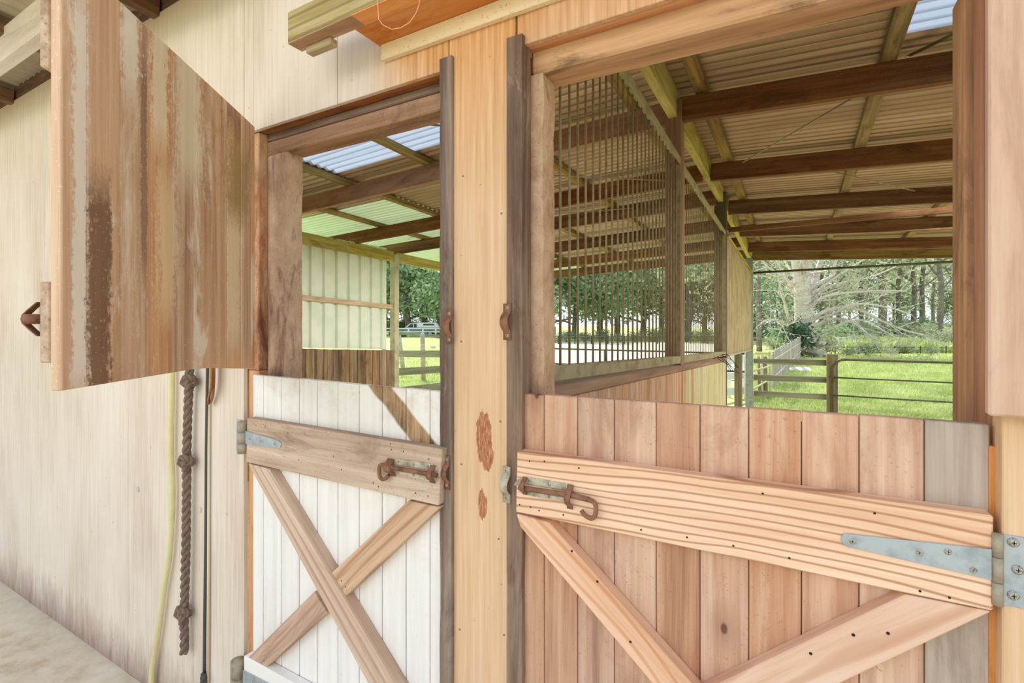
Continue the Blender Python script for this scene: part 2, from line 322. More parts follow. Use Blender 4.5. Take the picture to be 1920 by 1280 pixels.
def leaf(name, a, b, tr=.35):
    k = N(name); v = k.coord('Object', rnd=False); n = k.noise(v, 1.1, 4, .6); c = k.mix(k.rng(n, .38, .62), a, b)
    tl = k.n('ShaderNodeBsdfTranslucent'); k.l(c, tl.inputs[0]); ms = k.n('ShaderNodeMixShader'); ms.inputs[0].default_value = tr
    k.done(c, .7); k.l(k.b.outputs[0], ms.inputs[1]); k.l(tl.outputs[0], ms.inputs[2]); k.l(ms.outputs[0], k.out.inputs[0]); return k.m
M['leaf_gum'] = leaf('gum_leaves', (164, 174, 138), (196, 202, 166))
M['leaf_dark'] = leaf('dark_leaves', (126, 146, 116), (164, 180, 144))
M['leaf_bright'] = leaf('bright_leaves', (146, 174, 130), (194, 212, 170))
M['leaf_ivy'] = leaf('ivy_leaves', (58, 88, 70), (88, 120, 88))
M['blade'] = leaf('grass_blades', (176, 192, 120), (214, 224, 160), .4)

# ------------------------------------------------------------------ object helpers
WM = {}
def link(o): C.objects.link(o); return o
def tag(o, label=None, cat=None, group=None, kind=None):
    if label: o['label'] = label
    if cat: o['category'] = cat
    if group: o['group'] = group
    if kind: o['kind'] = kind
    return o
def thing(name, loc=(0, 0, 0), rz=0, label=None, cat=None, group=None, kind=None, parent=None):
    o = bpy.data.objects.new(name, None); o.empty_display_size = .1; link(o)
    Mx = Matrix.Translation(Vector(loc)) @ Matrix.Rotation(rz, 4, 'Z')
    place(o, Mx, parent); return tag(o, label, cat, group, kind)
def place(o, Mx, parent=None):
    WM[o.name] = Mx
    if parent is not None:
        o.parent = parent; o.matrix_basis = WM[parent.name].inverted() @ Mx
    else: o.matrix_basis = Mx
def mesh_obj(name, me, mat, parent, Mx):
    o = bpy.data.objects.new(name, me); link(o)
    if mat is not None and not me.materials: me.materials.append(mat)
    place(o, Mx, parent); return o
def bm_obj(name, bm, mat, parent=None, Mx=None, smooth=False):
    me = bpy.data.meshes.new(name); bm.normal_update(); bm.to_mesh(me); bm.free()
    if smooth:
        for p in me.polygons: p.use_smooth = True
    return mesh_obj(name, me, mat, parent, Mx or Matrix.Identity(4))
def prism(name, pts, ext, grain, mat, parent=None, bev=.0025, frame=None):
    """flat board: outline pts (3D, world) pushed along ext; grain = local X"""
    T = frame or Matrix.Identity(4)
    pts = [T @ Vector(p) for p in pts]; ext = T.to_3x3() @ Vector(ext); grain = T.to_3x3() @ Vector(grain)
    X = grain.normalized(); Y = ext.normalized(); X = (X - Y*X.dot(Y)).normalized(); Z = X.cross(Y)
    R = Matrix((X, Y, Z)).transposed(); c0 = sum(pts, Vector())/len(pts)
    Mx = Matrix.Translation(c0) @ R.to_4x4(); inv = Mx.inverted()
    bm = bmesh.new(); a = [bm.verts.new(inv @ p) for p in pts]; b = [bm.verts.new(inv @ (p+ext)) for p in pts]
    n = len(pts); bm.faces.new(a); bm.faces.new(b[::-1])
    for i in range(n): bm.faces.new((a[i], b[i], b[(i+1) % n], a[(i+1) % n]))
    bmesh.ops.recalc_face_normals(bm, faces=bm.faces)
    if bev: bmesh.ops.bevel(bm, geom=bm.edges[:], offset=bev, segments=1, affect='EDGES', clamp_overlap=True)
    return bm_obj(name, bm, mat, parent, Mx)
def box(name, lo, hi, mat, parent=None, grain='z', bev=.0025, frame=None):
    (x0, y0, z0), (x1, y1, z1) = lo, hi
    if grain == 'y': pts = [(x0, y0, z0), (x0, y1, z0), (x0, y1, z1), (x0, y0, z1)]; ext = (x1-x0, 0, 0)
    else: pts = [(x0, y0, z0), (x1, y0, z0), (x1, y0, z1), (x0, y0, z1)]; ext = (0, y1-y0, 0)
    g = {'x': (1, 0, 0), 'y': (0, 1, 0), 'z': (0, 0, 1)}[grain]
    return prism(name, pts, ext, g, mat, parent, bev, frame)
def bar4(name, A, B, w_, h, mat, parent=None, up=(0, 0, 1), bev=.003):
    """beam from A to B (centre of the bottom face), width w_, height h upwards"""
    A, B = Vector(A), Vector(B); d = (B-A).normalized(); s = d.cross(Vector(up)).normalized(); u = s.cross(d).normalized()
    pts = [A-s*w_/2, B-s*w_/2, B-s*w_/2+u*h, A-s*w_/2+u*h]
    return prism(name, pts, s*w_, d, mat, parent, bev)
def tube_bm(bm, pts, r, seg=8, r1=None, cap=True):
    pts = [Vector(p) for p in pts]; rings = []; n = len(pts)
    t0 = (pts[1]-pts[0]).normalized(); ref = Vector((0, 0, 1)) if abs(t0.z) < .9 else Vector((1, 0, 0)); side = t0.cross(ref).normalized()
    for i, p in enumerate(pts):
        t = (pts[min(i+1, n-1)]-pts[max(i-1, 0)]).normalized(); side = (side - t*side.dot(t)).normalized(); up = t.cross(side)
        rr = r if r1 is None else r+(r1-r)*i/(n-1)
        if isinstance(r, (list, tuple)): rr = r[i]
        rings.append([bm.verts.new(p+side*math.cos(a)*rr+up*math.sin(a)*rr) for a in [2*math.pi*j/seg for j in range(seg)]])
    for a, b in zip(rings, rings[1:]):
        for j in range(seg): bm.faces.new((a[j], a[(j+1) % seg], b[(j+1) % seg], b[j]))
    if cap: bm.faces.new(rings[0][::-1]); bm.faces.new(rings[-1])
def tube(name, pts, r, mat, parent=None, seg=8, r1=None):
    bm = bmesh.new(); o = Vector(pts[0]); tube_bm(bm, [Vector(p)-o for p in pts], r, seg, r1)
    return bm_obj(name, bm, mat, parent, Matrix.Translation(o), True)
def disc_bm(bm, c, nrm, r, h, seg=12, dome=.6):
    nrm = Vector(nrm).normalized(); ref = Vector((0, 0, 1)) if abs(nrm.z) < .9 else Vector((1, 0, 0)); s = nrm.cross(ref).normalized(); u = s.cross(nrm)
    a = [bm.verts.new(Vector(c)+(s*math.cos(t)+u*math.sin(t))*r) for t in [2*math.pi*i/seg for i in range(seg)]]
    b = [bm.verts.new(Vector(c)+nrm*h+(s*math.cos(t)+u*math.sin(t))*r*dome) for t in [2*math.pi*i/seg for i in range(seg)]]
    for i in range(seg): bm.faces.new((a[i], a[(i+1) % seg], b[(i+1) % seg], b[i]))
    bm.faces.new(b)
def screw(name, c, nrm, parent, r=.0052, mat=None):
    """pan head with a cross slot"""
    bm = bmesh.new(); disc_bm(bm, (0, 0, 0), nrm, r, r*.35)
    n_ = Vector(nrm).normalized(); ref = Vector((0, 0, 1)); s = n_.cross(ref).normalized(); u = s.cross(n_)
    o = bm_obj(name, bm, mat or M['screw'], parent, Matrix.Translation(Vector(c)), False)
    o.data.materials.append(M['dark'])
    bm = bmesh.new(); bm.from_mesh(o.data)
    for a, b in ((s, u), (u, s)):
        q = [n_*r*.37 + a*r*.45*i + b*r*.09*j for i, j in ((-1, -1), (1, -1), (1, 1), (-1, 1))]
        f_ = bm.faces.new([bm.verts.new(p) for p in q]); f_.material_index = 1
    bm.to_mesh(o.data); bm.free(); return o
def copy_tree(o, Mx=None, parent=None):
    c = o.copy(); link(c)
    if parent is not None: c.parent = parent; WM[c.name] = WM[parent.name] @ c.matrix_basis
    else:
        c.matrix_basis = Mx; WM[c.name] = Mx
    for ch in [q for q in KIDS.get(o.name, [])]: copy_tree(ch, None, c)
    return c
KIDS = {}
def index_kids():
    KIDS.clear()
    for o in bpy.data.objects:
        if o.parent: KIDS.setdefault(o.parent.name, []).append(o)

# ================================================================== SETTING
def slab(name, x0, x1, y0, y1, z, mat, kind='structure', th=.1):
    return tag(box(name, (x0, y0, z-th), (x1, y1, z), mat, None, 'x', 0), kind=kind)
slab('floor', -12, 5, -9, 0.0, 0.02, M['concrete'])
slab('stall_floor', -4.9, 4.5, 0.0, 8.2, 0.0, M['dirt'])
bm = bmesh.new()
def rectf(bm, x0, x1, y0, y1, z):
    bm.faces.new([bm.verts.new(p) for p in ((x0, y0, z), (x1, y0, z), (x1, y1, z), (x0, y1, z))])
rectf(bm, -260, 200, 8.2, 320, -.01); rectf(bm, -260, -4.9, 0, 8.2, -.01); rectf(bm, 4.5, 200, -60, 8.2, -.01); rectf(bm, -260, -12, -60, 0, -.01); rectf(bm, -12, 4.5, -60, -9, -.01)
tag(bm_obj('ground', bm, M['grass']), kind='structure')
bm = bmesh.new(); bm.faces.new([bm.verts.new(onZ(*p, .012)) for p in ((985, 712), (1395, 712), (1385, 644), (1010, 640))])
tag(bm_obj('arena', bm, M['sand']), kind='structure')

# ---- front wall ---------------------------------------------------------------
WL, WR = -1.772, -.828        # left opening
RL, RR = -.618, .283          # right opening
HZ = 2.325
TOPZ = 2.965
wall = thing('wall_front', (0, 0, 0), kind='structure')
g = .003
def wp(x0, x1, z0, z1, mat): box('panel', (x0+g/2, 0, z0), (x1-g/2, .016, z1), mat, wall, 'z', .0015)
xs = [-8.4, -7.2, -6.1, -5.0, -3.821, -2.66, WL]
for a, b in zip(xs, xs[1:]): wp(a, b, 0.02, TOPZ, M['wall_cream'])
wp(WL, -1.718, HZ, TOPZ, M['wall_cream'])
wp(-1.718, -1.275, HZ, TOPZ, M['wall_mixed'])
wp(-1.275, -.8305, HZ, TOPZ, M['wall_mixed'])
wp(-.8305, -.6185, 0.02, TOPZ, M['wall_tan'])
wp(-.6155, .283, HZ, TOPZ, M['wall_mixed'])
wp(.283, 1.4, 0.02, TOPZ, M['wall_tan'])
wp(1.4, 4.4, 0.02, TOPZ, M['wall_tan'])
for x in (-8.35, -7.2, -6.1, -5.0, -3.82, -2.66): box('stud', (x-.04, .016, 0.02), (x+.04, .1, TOPZ), M['rafter'], wall, 'z')
for x in (1.4, 2.9, 4.3): box('stud', (x-.04, .016, 0.02), (x+.04, .1, TOPZ), M['rafter'], wall, 'z')
# nail heads and knots on the panels
for (px, py) in ((865, 870), (865, 640), (940, 400), (945, 620), (862, 1180), (938, 790), (868, 330), (935, 1010), (945, 1190)):
    bm = bmesh.new(); disc_bm(bm, (0, 0, 0), (0, -1, 0), .0028, .0008, 10); bm_obj('nail', bm, M['rust'], wall, Matrix.Translation(onY(px, py, -.0002)))
pl = onY(1092/2.909, 840+335/2.909, -.001)
bm = bmesh.new(); disc_bm(bm, (0, 0, 0), (0, -1, 0), .011, .004, 14, .85); bm_obj('cover_disc', bm, M['conduit'], wall, Matrix.Translation(pl))
pl = onY(752/2.909, 840+225/2.909, -.001)
bm = bmesh.new(); disc_bm(bm, (0, 0, 0), (0, -1, 0), .012, .003, 14, .85); bm_obj('cover_disc', bm, M['stone'], wall, Matrix.Translation(pl))

# ---- door frames --------------------------------------------------------------
f1 = thing('trim_1', (-1.3, 0.05, 0), kind='structure')
box('jamb', (WL, .017, 0.0), (-1.708, .075, 1.45), M['jamb_orange'], f1)
box('jamb', (WL, .017, 1.451), (-1.708, .075, HZ), M['jamb'], f1)
def rough_post(name, x0, x1, y0, y1, z0, z1, mat, parent, amp=.006, side=1):
    """rough sawn post whose opening edge is waney"""
    bm = bmesh.new(); n = 60; rows = []
    for i in range(n+1):
        z = z0+(z1-z0)*i/n; a = amp*(noise.noise(Vector((x0*9, 3, z*9)))+.6*noise.noise(Vector((x0*5, 8, z*31))))
        r = [[x0, y0], [x1, y0], [x1, y1], [x0, y1]]
        if side > 0: r[1][0] += a; r[2][0] += a*.7; r[1][1] += abs(a)*.8
        else: r[0][0] += a; r[3][0] += a*.7; r[0][1] += abs(a)*.8
        c0 = Vector(((x0+x1)/2, (y0+y1)/2, (z0+z1)/2))
        rows.append([bm.verts.new(Vector((z-c0.z, q[0]-c0.x, q[1]-c0.y))) for q in r])
    for a, b in zip(rows, rows[1:]):
        for j in range(4): bm.faces.new((a[j], a[(j+1) % 4], b[(j+1) % 4], b[j]))
    bm.faces.new(rows[0]); bm.faces.new(rows[-1][::-1])
    bmesh.ops.recalc_face_normals(bm, faces=bm.faces)
    R = Matrix(((0, 1, 0), (0, 0, 1), (1, 0, 0))).to_4x4()     # local x -> world z, local y -> world x, local z -> world y
    return bm_obj(name, bm, mat, parent, Matrix.Translation(c0) @ R)
rough_post('post', -1.703, -1.602, .05, .12, 0, 2.245, M['jamb_pale'], f1)
box('header', (-1.772, .05, 2.245), (-.80, .13, 2.298), M['header_dark'], f1, 'x', .004)
box('header', (-1.772, .017, 2.326), (-.80, .12, 2.40), M['jamb_red'], f1, 'x', .002)
box('header', (-1.772, .05, 2.299), (-.80, .12, 2.325), M['batten_dark'], f1, 'x', .002)
rough_post('casing', -.852, -.812, -.012, .018, 0.02, 2.352, M['batten_dark'], f1, .003, -1)
box('jamb', (-.838, .019, 0), (-.80, .12, 2.245), M['jamb_orange'], f1)
f2 = thing('trim_2', (-.2, 0.05, 0), kind='structure')
rough_post('casing', -.636, -.592, -.016, .03, 0.02, 2.345, M['batten_dark'], f2, .002, 1)
box('jamb', (-.636, .032, 0), (-.604, .075, HZ), M['jamb'], f2)
rough_post('post', -.602, -.566, .05, .12, 0, 2.27, M['jamb_pale'], f2, .005, 1)
box('header', (-.602, .017, 2.326), (.36, .05, 2.40), M['jamb_orange'], f2, 'x', .002)
prism('header', [(-.600, .05, 2.272), (.36, .05, 2.252), (.36, .05, 2.345), (-.600, .05, 2.345)], (0, .10, 0), (1, 0, 0), M['header'], f2, .006)
box('jamb', (.284, .017, 0), (.36, .115, HZ), M['jamb_red'], f2, 'z', .003)
box('stop', (.272, .119, 0), (.36, .20, 2.252), M['header'], f2, 'z', .003)
prism('jamb_lining', [(.276, -.002, 0), (.276, .018, 0), (.276, .018, 1.42), (.276, -.002, 1.42)], (.012, 0, 0), (0, 0, 1), M['jamb_orange'], f2, .001)
def keeper(frame, x, z, y, mat, w_=.022, h=.092, parent=None):
    """bent saddle strap that takes the bolt"""
    kp = thing('keeper', (x, y, z), parent=frame)
    bm = bmesh.new(); prof = [(-h/2, 0), (-h*.27, 0), (-h*.18, -.010), (-h*.08, -.017), (h*.08, -.017), (h*.18, -.010), (h*.27, 0), (h/2, 0)]
    for sgn in (0,):
        a = [[bm.verts.new((sx, yy-o_, zz)) for (zz, yy) in prof] for sx in (-w_/2, w_/2) for o_ in (0.0, .003)]
        for i in range(len(prof)-1):
            for q, r in ((0, 2), (1, 3)): bm.faces.new((a[q][i], a[r][i], a[r][i+1], a[q][i+1]))
            for q, r in ((0, 1), (2, 3)): bm.faces.new((a[q][i], a[r][i], a[r][i+1], a[q][i+1]))
        for i in (0, -1): bm.faces.new((a[0][i], a[1][i], a[3][i], a[2][i]))
    bmesh.ops.recalc_face_normals(bm, faces=bm.faces)
    bm_obj('strap', bm, mat, kp, Matrix.Translation((x, y, z)), True)
    for dz in (-h*.38, h*.38): screw('screw', (x, y-.003, z+dz), (0, -1, 0), kp, .0048)
yk = -.013
kx = lambda px, py: (onY(px, py, yk).x, onY(px, py, yk).z)
for f_, px, py, mt in ((f1, 838, 885, M['rust']), (f1, 843, 612, M['rust']), (f2, 952, 907, M['bolt_plate']), (f2, 953, 603, M['rust'])):
    x, z = kx(px, py); keeper(f_, x, z, -.013 if f_ is f1 else -.017, mt)

# ---- lower half doors ---------------------------------------------------------
def px_poly(pts, y): return [Vector(onY(a, b, y)) for a, b in pts]
def strap_hinge(parent, pts, barrel, y, screws, matb, plate=None, pscrews=()):
    h = thing('hinge', Vector(onY(*pts[0], y)), parent=parent)
    prism('strap', px_poly(pts, y), (0, .0025, 0), (1, 0, 0), M['galv'], h, .0005)
    x0 = onY(barrel[0], 1000, y).x; x1 = onY(barrel[1], 1000, y).x; zt = onY(barrel[0], barrel[2], y).z; zb = onY(barrel[0], barrel[3], y).z
    xc = (x0+x1)/2; r = abs(x1-x0)/2*.92; zz = [zb+(zt-zb)*q for q in (0, .31, .325, .665, .68, 1)]
    bm = bmesh.new()
    for a, b in ((0, 1), (2, 3), (4, 5)): tube_bm(bm, [(0, 0, zz[a]-zb), (0, 0, zz[b]-zb)], r, 14)
    bm_obj('barrel', bm, matb, h, Matrix.Translation((xc, y+.002, zb)), True)
    if plate:
        px0, px1, pt, pb = plate
        a = onY(px0, 1000, y).x; b = onY(px1, 1000, y).x
        prism('leaf', [(a, y+.004, onY(px0, pb, y).z), (b, y+.004, onY(px0, pb, y).z), (b, y+.004, onY(px0, pt, y).z), (a, y+.004, onY(px0, pt, y).z)], (0, .004, 0), (0, 0, 1), M['galv'], h, .0005)
        for s_ in pscrews: screw('screw', onY(*s_, y+.003), (0, -1, 0), h, .0075)
    for s_ in screws: screw('screw', onY(*s_, y-.0004), (0, -1, 0), h, .0052)
def bolt(parent, plate, rod, rr, handle, lugs, y, scr, mp):
    b = thing('bolt', Vector(onY(*plate[0][0], y)), parent=parent)
    for p in plate: prism('plate', px_poly(p, y), (0, .003, 0), (1, 0, 0), mp, b, .0008)
    tube('bolt_rod', [onY(*p, y-.010) for p in rod], rr, M['rust'], b, 12)
    hp = [onY(q[0], q[1], y-.012-(q[2] if len(q) > 2 else 0)) for q in handle]; sm = []
    for i in range(len(hp)-1):
        for t in (0, .33, .66):
            p0, p1_, p2_, p3_ = hp[max(i-1, 0)], hp[i], hp[i+1], hp[min(i+2, len(hp)-1)]
            sm.append(.5*((2*p1_)+(-p0+p2_)*t+(2*p0-5*p1_+4*p2_-p3_)*t*t+(-p0+3*p1_-3*p2_+p3_)*t**3))
    sm.append(hp[-1]); tube('handle', sm, rr*.85, M['rust'], b, 10)
    for (xa, ya, xb, yb, wd) in lugs:       # saddles over the rod
        A, B = onY(xa, ya, y), onY(xb, yb, y); bm = bmesh.new(); n = 8; rows = []
        for i in range(n+1):
            t = i/n; p = A.lerp(B, t); d_ = -.019*math.sin(math.pi*min(1, max(0, (t-.12)/.76)))**.6 if .12 < t < .88 else 0
            rows.append([bm.verts.new((p.x-A.x+sx, d_-o_, p.z-A.z)) for sx, o_ in ((-wd/2, 0), (wd/2, 0), (wd/2, .003), (-wd/2, .003))])
        for a, c_ in zip(rows, rows[1:]):
            for j in range(4): bm.faces.new((a[j], a[(j+1) % 4], c_[(j+1) % 4], c_[j]))
        bm.faces.new(rows[0]); bm.faces.new(rows[-1]); bmesh.ops.recalc_face_normals(bm, faces=bm.faces)
        bm_obj('saddle', bm, M['rust'], b, Matrix.Translation(A), True)
    for s_ in scr: screw('screw', onY(*s_, y-.0005), (0, -1, 0), b, .0045, M['screw'])

# left lower door, white
d1 = thing('half_door', (-1.3, .01, 0), kind='thing', label='white-painted lower half door with brown cross braces, at the left opening', cat='door')
Lx = [onY(p, 700, 0).x for p in (474, 493.6, 526.8, 560.6, 594.8, 633, 673, 716, 760.7, 805.7)]+[-.858]
rd = random.Random(4)
for i, (a, b) in enumerate(zip(Lx, Lx[1:])):
    zt = 1.4375-.0005*i+rd.uniform(-.001, .001)
    prism('plank', [(a+.0016, rd.uniform(0, .0012), .12), (b-.0016, 0, .12), (b-.0016, 0, zt-.001), (a+.0016, 0, zt)], (0, .02, 0), (0, 0, 1), M['white_planks'], d1, .0018)
box('backing', (Lx[0]+.01, .0205, .13), (-.868, .024, 1.42), M['groove'], d1, 'z', 0)
YR = -.035
def rail_poly(pts, name, mat, par, gr=(1, 0, 0), y=YR, t=None, bev=.0025): return prism(name, px_poly(pts, y), (0, (t or -y)-.0005, 0), gr, mat, par, bev)
rail_poly([(463, 783), (461, 866), (822, 948), (828, 842)], 'rail', M['rail_brown'], d1)
a = onY(464.5, 869, YR); b = onY(504, 879, YR); c_ = onY(743, 1280, YR); d_ = onY(689.5, 1280, YR)
def ext_to(p, q, z): t = (z-p.z)/(q.z-p.z); return p+(q-p)*t
zb = .36
LB = [a, b, ext_to(b, c_, zb), ext_to(a, d_, zb)]
prism('brace', LB, (0, .0345, 0), (LB[2]-LB[1]), M['brace_brown'], d1, .002)
for q in ([(764.4, 939), (825, 951), (648, 1118), (617, 1078)], [(588.7, 1109), (613, 1149), (498, 1252), (464.5, 1233)]):
    pts = px_poly(q, YR+.004); prism('brace', pts, (0, .0305, 0), pts[0]-pts[3], M['brace_brown'], d1, .002)
zt = onY(457, 1229, YR).z
box('bottom_rail', (onY(457, 1229, YR).x, YR, zt-.16), (-.862, -.001, zt), M['white_planks'], d1, 'x')
strap_hinge(d1, [(459.8, 807.5), (520.7, 825.3), (527.8, 832.3), (524, 840.3), (459.8, 832.3)], (448, 460, 789, 848), YR-.003, [(468, 822), (489, 826), (515, 832)], M['galv_old'], (441, 450, 786, 845))
strap_hinge(d1, [(455, 1256), (600, 1330), (602, 1345), (590, 1350), (455, 1292)], (437, 453, 1233, 1330), YR-.003, [(475, 1276)], M['galv_old'])
def C3(x, y): return (700+x/9.145, 840+y/9.145)
bolt(d1, [[C3(395, 180), C3(1000, 270), C3(1105, 350), C3(1060, 400), C3(400, 280)], [C3(400, 380), C3(1060, 470), C3(1060, 560), C3(940, 575), C3(400, 430)]],
     [C3(330, 335), C3(1085, 465)], .0065, [C3(340, 330), C3(230, 290), C3(120, 290), C3(100, 380), C3(120, 510), C3(190, 530), C3(260, 470)],
     [C3(300, 180)+C3(330, 470)+(.024,), C3(1030, 290)+C3(1020, 590)+(.016,)], YR-.003,
     [C3(430, 225), C3(688, 275), C3(930, 310), C3(425, 412), C3(688, 460), C3(922, 510)], M['bolt_plate'])
# nail heads on the rail
def nails(parent, pts, y, mat=M['dark'], r=.0022):
    bm = bmesh.new(); o = Vector(onY(*pts[0], y))
    for p in pts: disc_bm(bm, Vector(onY(*p, y))-o, (0, -1, 0), r, .0006, 8)
    tag(bm_obj('nail_heads', bm, mat, parent, Matrix.Translation(o)), kind='stuff')
nails(d1, [C3(305, 25), C3(515, 60), C3(950, 185), C3(85, 660), C3(728, 770), C3(935, 820), (480, 797), (497, 800), (540, 812), (625, 855), (560, 862), (700, 905), (640, 880), (732, 832)], YR-.0002)
nails(d1, [(495, 1238), (538, 1000), (571, 1010), (600, 1085), (648, 1100), (700, 1225), (640, 1089), (520, 925)], YR+.0036)

# right lower door, bare hardwood
d2 = thing('half_door', (-.2, .01, 0), kind='thing', label='bare pinkish-brown timber lower half door with long pale rail, at the right opening', cat='door')
Rx = [onY(p, 700, 0).x for p in (977.7, 1019.7, 1082.7, 1151.4, 1230, 1312.4, 1403.7, 1502.8, 1610.8, 1733.3, 1857)]
for i, (a, b) in enumerate(zip(Rx, Rx[1:])):
    zt = 1.445+.0011*i+rd.uniform(-.0008, .0008)
    if i == 9: zt -= .001
    prism('plank', [(a+.0008, rd.uniform(0, .0015), .12), (b-.0008, 0, .12), (b-.0008, 0, zt), (a+.0008, 0, zt)], (0, .022, 0), (0, 0, 1), M['door_grey'] if i == 9 else M['door_pink'], d2, .0018)
box('backing', (-.59, .0225, .13), (.27, .026, 1.43), M['groove'], d2, 'z', 0)
rail_poly([(969, 846), (967, 960), (1862, 1146), (1863, 967)], 'rail', M['pine'], d2)
a = onY(968, 963.5, YR); b = onY(1029, 979.5, YR); c_ = onY(1296, 1280, YR); d_ = onY(1222, 1280, YR); a2 = onY(975, 987, YR)
LB = [a, b, ext_to(b, c_, zb), ext_to(a2, d_, zb), a2]
prism('brace', LB, (0, .0345, 0), LB[2]-LB[1], M['brace_pine'], d2, .002)
a = onY(1697.5, 1115, YR); b = onY(1858.5, 1147.5, YR); c_ = onY(1610, 1264.6, YR); d_ = onY(1400, 1256, YR)
LB = [a, ext_to(a, d_, zb), ext_to(b, c_, zb), b]
prism('brace', LB, (0, .0345, 0), LB[1]-LB[0], M['brace_pine'], d2, .002)
box('bottom_rail', (-.60, YR, .2), (.28, -.001, zb-.001), M['pine'], d2, 'x')
def C5(x, y): return (1560+x/5.333, 960+y/5.333)
strap_hinge(d2, [C5(125, 215), C5(100, 235), C5(93, 268), C5(105, 310), C5(150, 345), C5(1600, 680), C5(1600, 372)], (1859, 1884, 999, 1132), YR-.004,
            [C5(205, 290), C5(875, 408), C5(1160, 395), C5(1415, 580)], M['galv_old'], (1882, 1990, 1003, 1136), [C5(1815, 305), C5(1860, 578), C5(1815, 835)])
box('casing_board', (onY(1879, 1000, -.033).x, -.033, .02), (.62, -.0005, onY(1853, 779, -.075).z+.02), M['wall_tan'], f2, 'z', .002)
def C4(x, y): return (930+x/8.0, 860+y/8.0)
bolt(d2, [[C4(262, 400), C4(330, 300), C4(430, 262), C4(1110, 380), C4(1110, 480), C4(420, 375), C4(345, 400)], [C4(345, 460), C4(420, 478), C4(1095, 590), C4(1095, 655), C4(500, 555), C4(330, 500)]],
     [C4(345, 430), C4(1150, 545), C4(1400, 612)], .0062, [C4(1380, 612), C4(1470, 650), C4(1500, 740, ), C4(1480, 860), C4(1420, 890), C4(1330, 840), C4(1280, 770)],
     [C4(1120, 385)+C4(1115, 745)+(.014,), C4(440, 270)+C4(440, 530)+(.012,)], YR-.003,
     [C4(498, 322), C4(795, 380), C4(502, 518), C4(795, 568)], M['bolt_plate'])
nails(d2, [C4(503, 35), C4(725, 35), C4(1243, 138), C4(355, 688), C4(518, 722), C4(645, 775), C4(1010, 840), (1430, 925), (1202, 993), (1288, 1007), (1375, 1023), (1480, 1046), (1725, 1108), (1780, 1120), (1640, 962)], YR-.0002)
nails(d2, [(1072, 1033), (1120, 1090), (1600, 1190), (1665, 1187), (1520, 1225), (1182, 1203)], YR-.0002, r=.003)

# ---- open upper leaf of the left door ----------------------------------------
H = Vector((-1.675, -.02, 0)); ang = math.radians(-55)
d3 = thing('half_door', H, ang, kind='thing', label='open upper half door of weathered brown boards with flaking pale patches', cat='door')
F3 = WM[d3.name]
rs = [0.0, .03, .107, .205, .300, .397, .495, .592, .690, .785, .848]
for i, (a, b) in enumerate(zip(rs, rs[1:])):
    za = 1.462+.034*min(1, a/.35 if a < .35 else 1); zb_ = 1.462+.034*min(1, b/.35)
    prism('plank', [(a+.0006, 0, za), (b-.0006, 0, zb_), (b-.0006, 0, 2.325), (a+.0006, 0, 2.325)], (0, -.02, 0), (0, 0, 1), M['door_brown'], d3, .002, F3)
for z0, z1 in ((1.548, 1.70), (2.10, 2.25)):
    prism('rail', [(.02, -.0205, z0), (.846, -.0205, z0), (.846, -.0205, z1), (.02, -.0205, z1)], (0, -.02, 0), (1, 0, 0), M['rail_brown'], d3, .003, F3)
b3 = thing('bolt', F3 @ Vector((.7, -.05, 1.63)), ang, parent=d3)
for z in (1.612, 1.648): prism('plate', [(.66, -.0412, z-.008), (.84, -.0412, z-.008), (.84, -.0412, z+.008), (.66, -.0412, z+.008)], (0, -.003, 0), (1, 0, 0), M['rust'], b3, .0006, F3)
tube('bolt_rod', [F3 @ Vector((x, -.058, 1.63)) for x in (.62, .70, .78, .852)], .0095, M['rust'], b3, 12)
for xx in (.835, .68):
    pr = [(-.032, -.0445), (-.02, -.058), (-.008, -.070), (.008, -.070), (.02, -.058), (.032, -.0445)]
    bm = bmesh.new(); rows = []
    for (zz, yy) in pr: rows.append([bm.verts.new(F3 @ Vector((xx+sx, yy-o_, 1.63+zz))) for sx, o_ in ((-.008, 0), (.008, 0), (.008, .003), (-.008, .003))])
    for a, c_ in zip(rows, rows[1:]):
        for j in range(4): bm.faces.new((a[j], a[(j+1) % 4], c_[(j+1) % 4], c_[j]))
    bm.faces.new(rows[0]); bm.faces.new(rows[-1]); bmesh.ops.recalc_face_normals(bm, faces=bm.faces); bm_obj('saddle', bm, M['rust'], b3, None)
for zc in (1.62, 2.17):
    h3 = thing('hinge', H+Vector((0, 0, zc)), parent=d3)
    prism('strap', [(-.01, -.042, zc-.03), (.22, -.042, zc-.01), (.22, -.042, zc+.01), (-.01, -.042, zc+.03)], (0, -.0025, 0), (1, 0, 0), M['galv'], h3, .0005, F3)
    tube('barrel', [F3 @ Vector((-.016, -.03, zc-.04)), F3 @ Vector((-.016, -.03, zc+.04))], .009, M['galv_old'], h3, 12)

# ---- upper leaf of the right door, folded right back --------------------------
d4 = thing('half_door', (.7, -.06, 0), kind='thing', label='upper half door folded flat against the wall at the right edge', cat='door')
rx = [onY(1853, 700, -.075).x+q for q in (0, .094, .19, .285, .38, .475, .57, .665, .76, .85)]
z4 = onY(1853, 779, -.075).z
for i, (a, b) in enumerate(zip(rx, rx[1:])):
    prism('plank', [(a+.0006, -.075, z4), (b-.0006, -.075, z4+.001), (b-.0006, -.075, 2.36), (a+.0006, -.075, 2.36)], (0, .02, 0), (0, 0, 1), M['door_pale'], d4, .003)
for z0, z1 in ((1.56, 1.71), (2.1, 2.25)): box('rail', (rx[0]+.03, -.054, z0), (rx[-1]-.02, -.001, z1), M['pine'], d4, 'x')

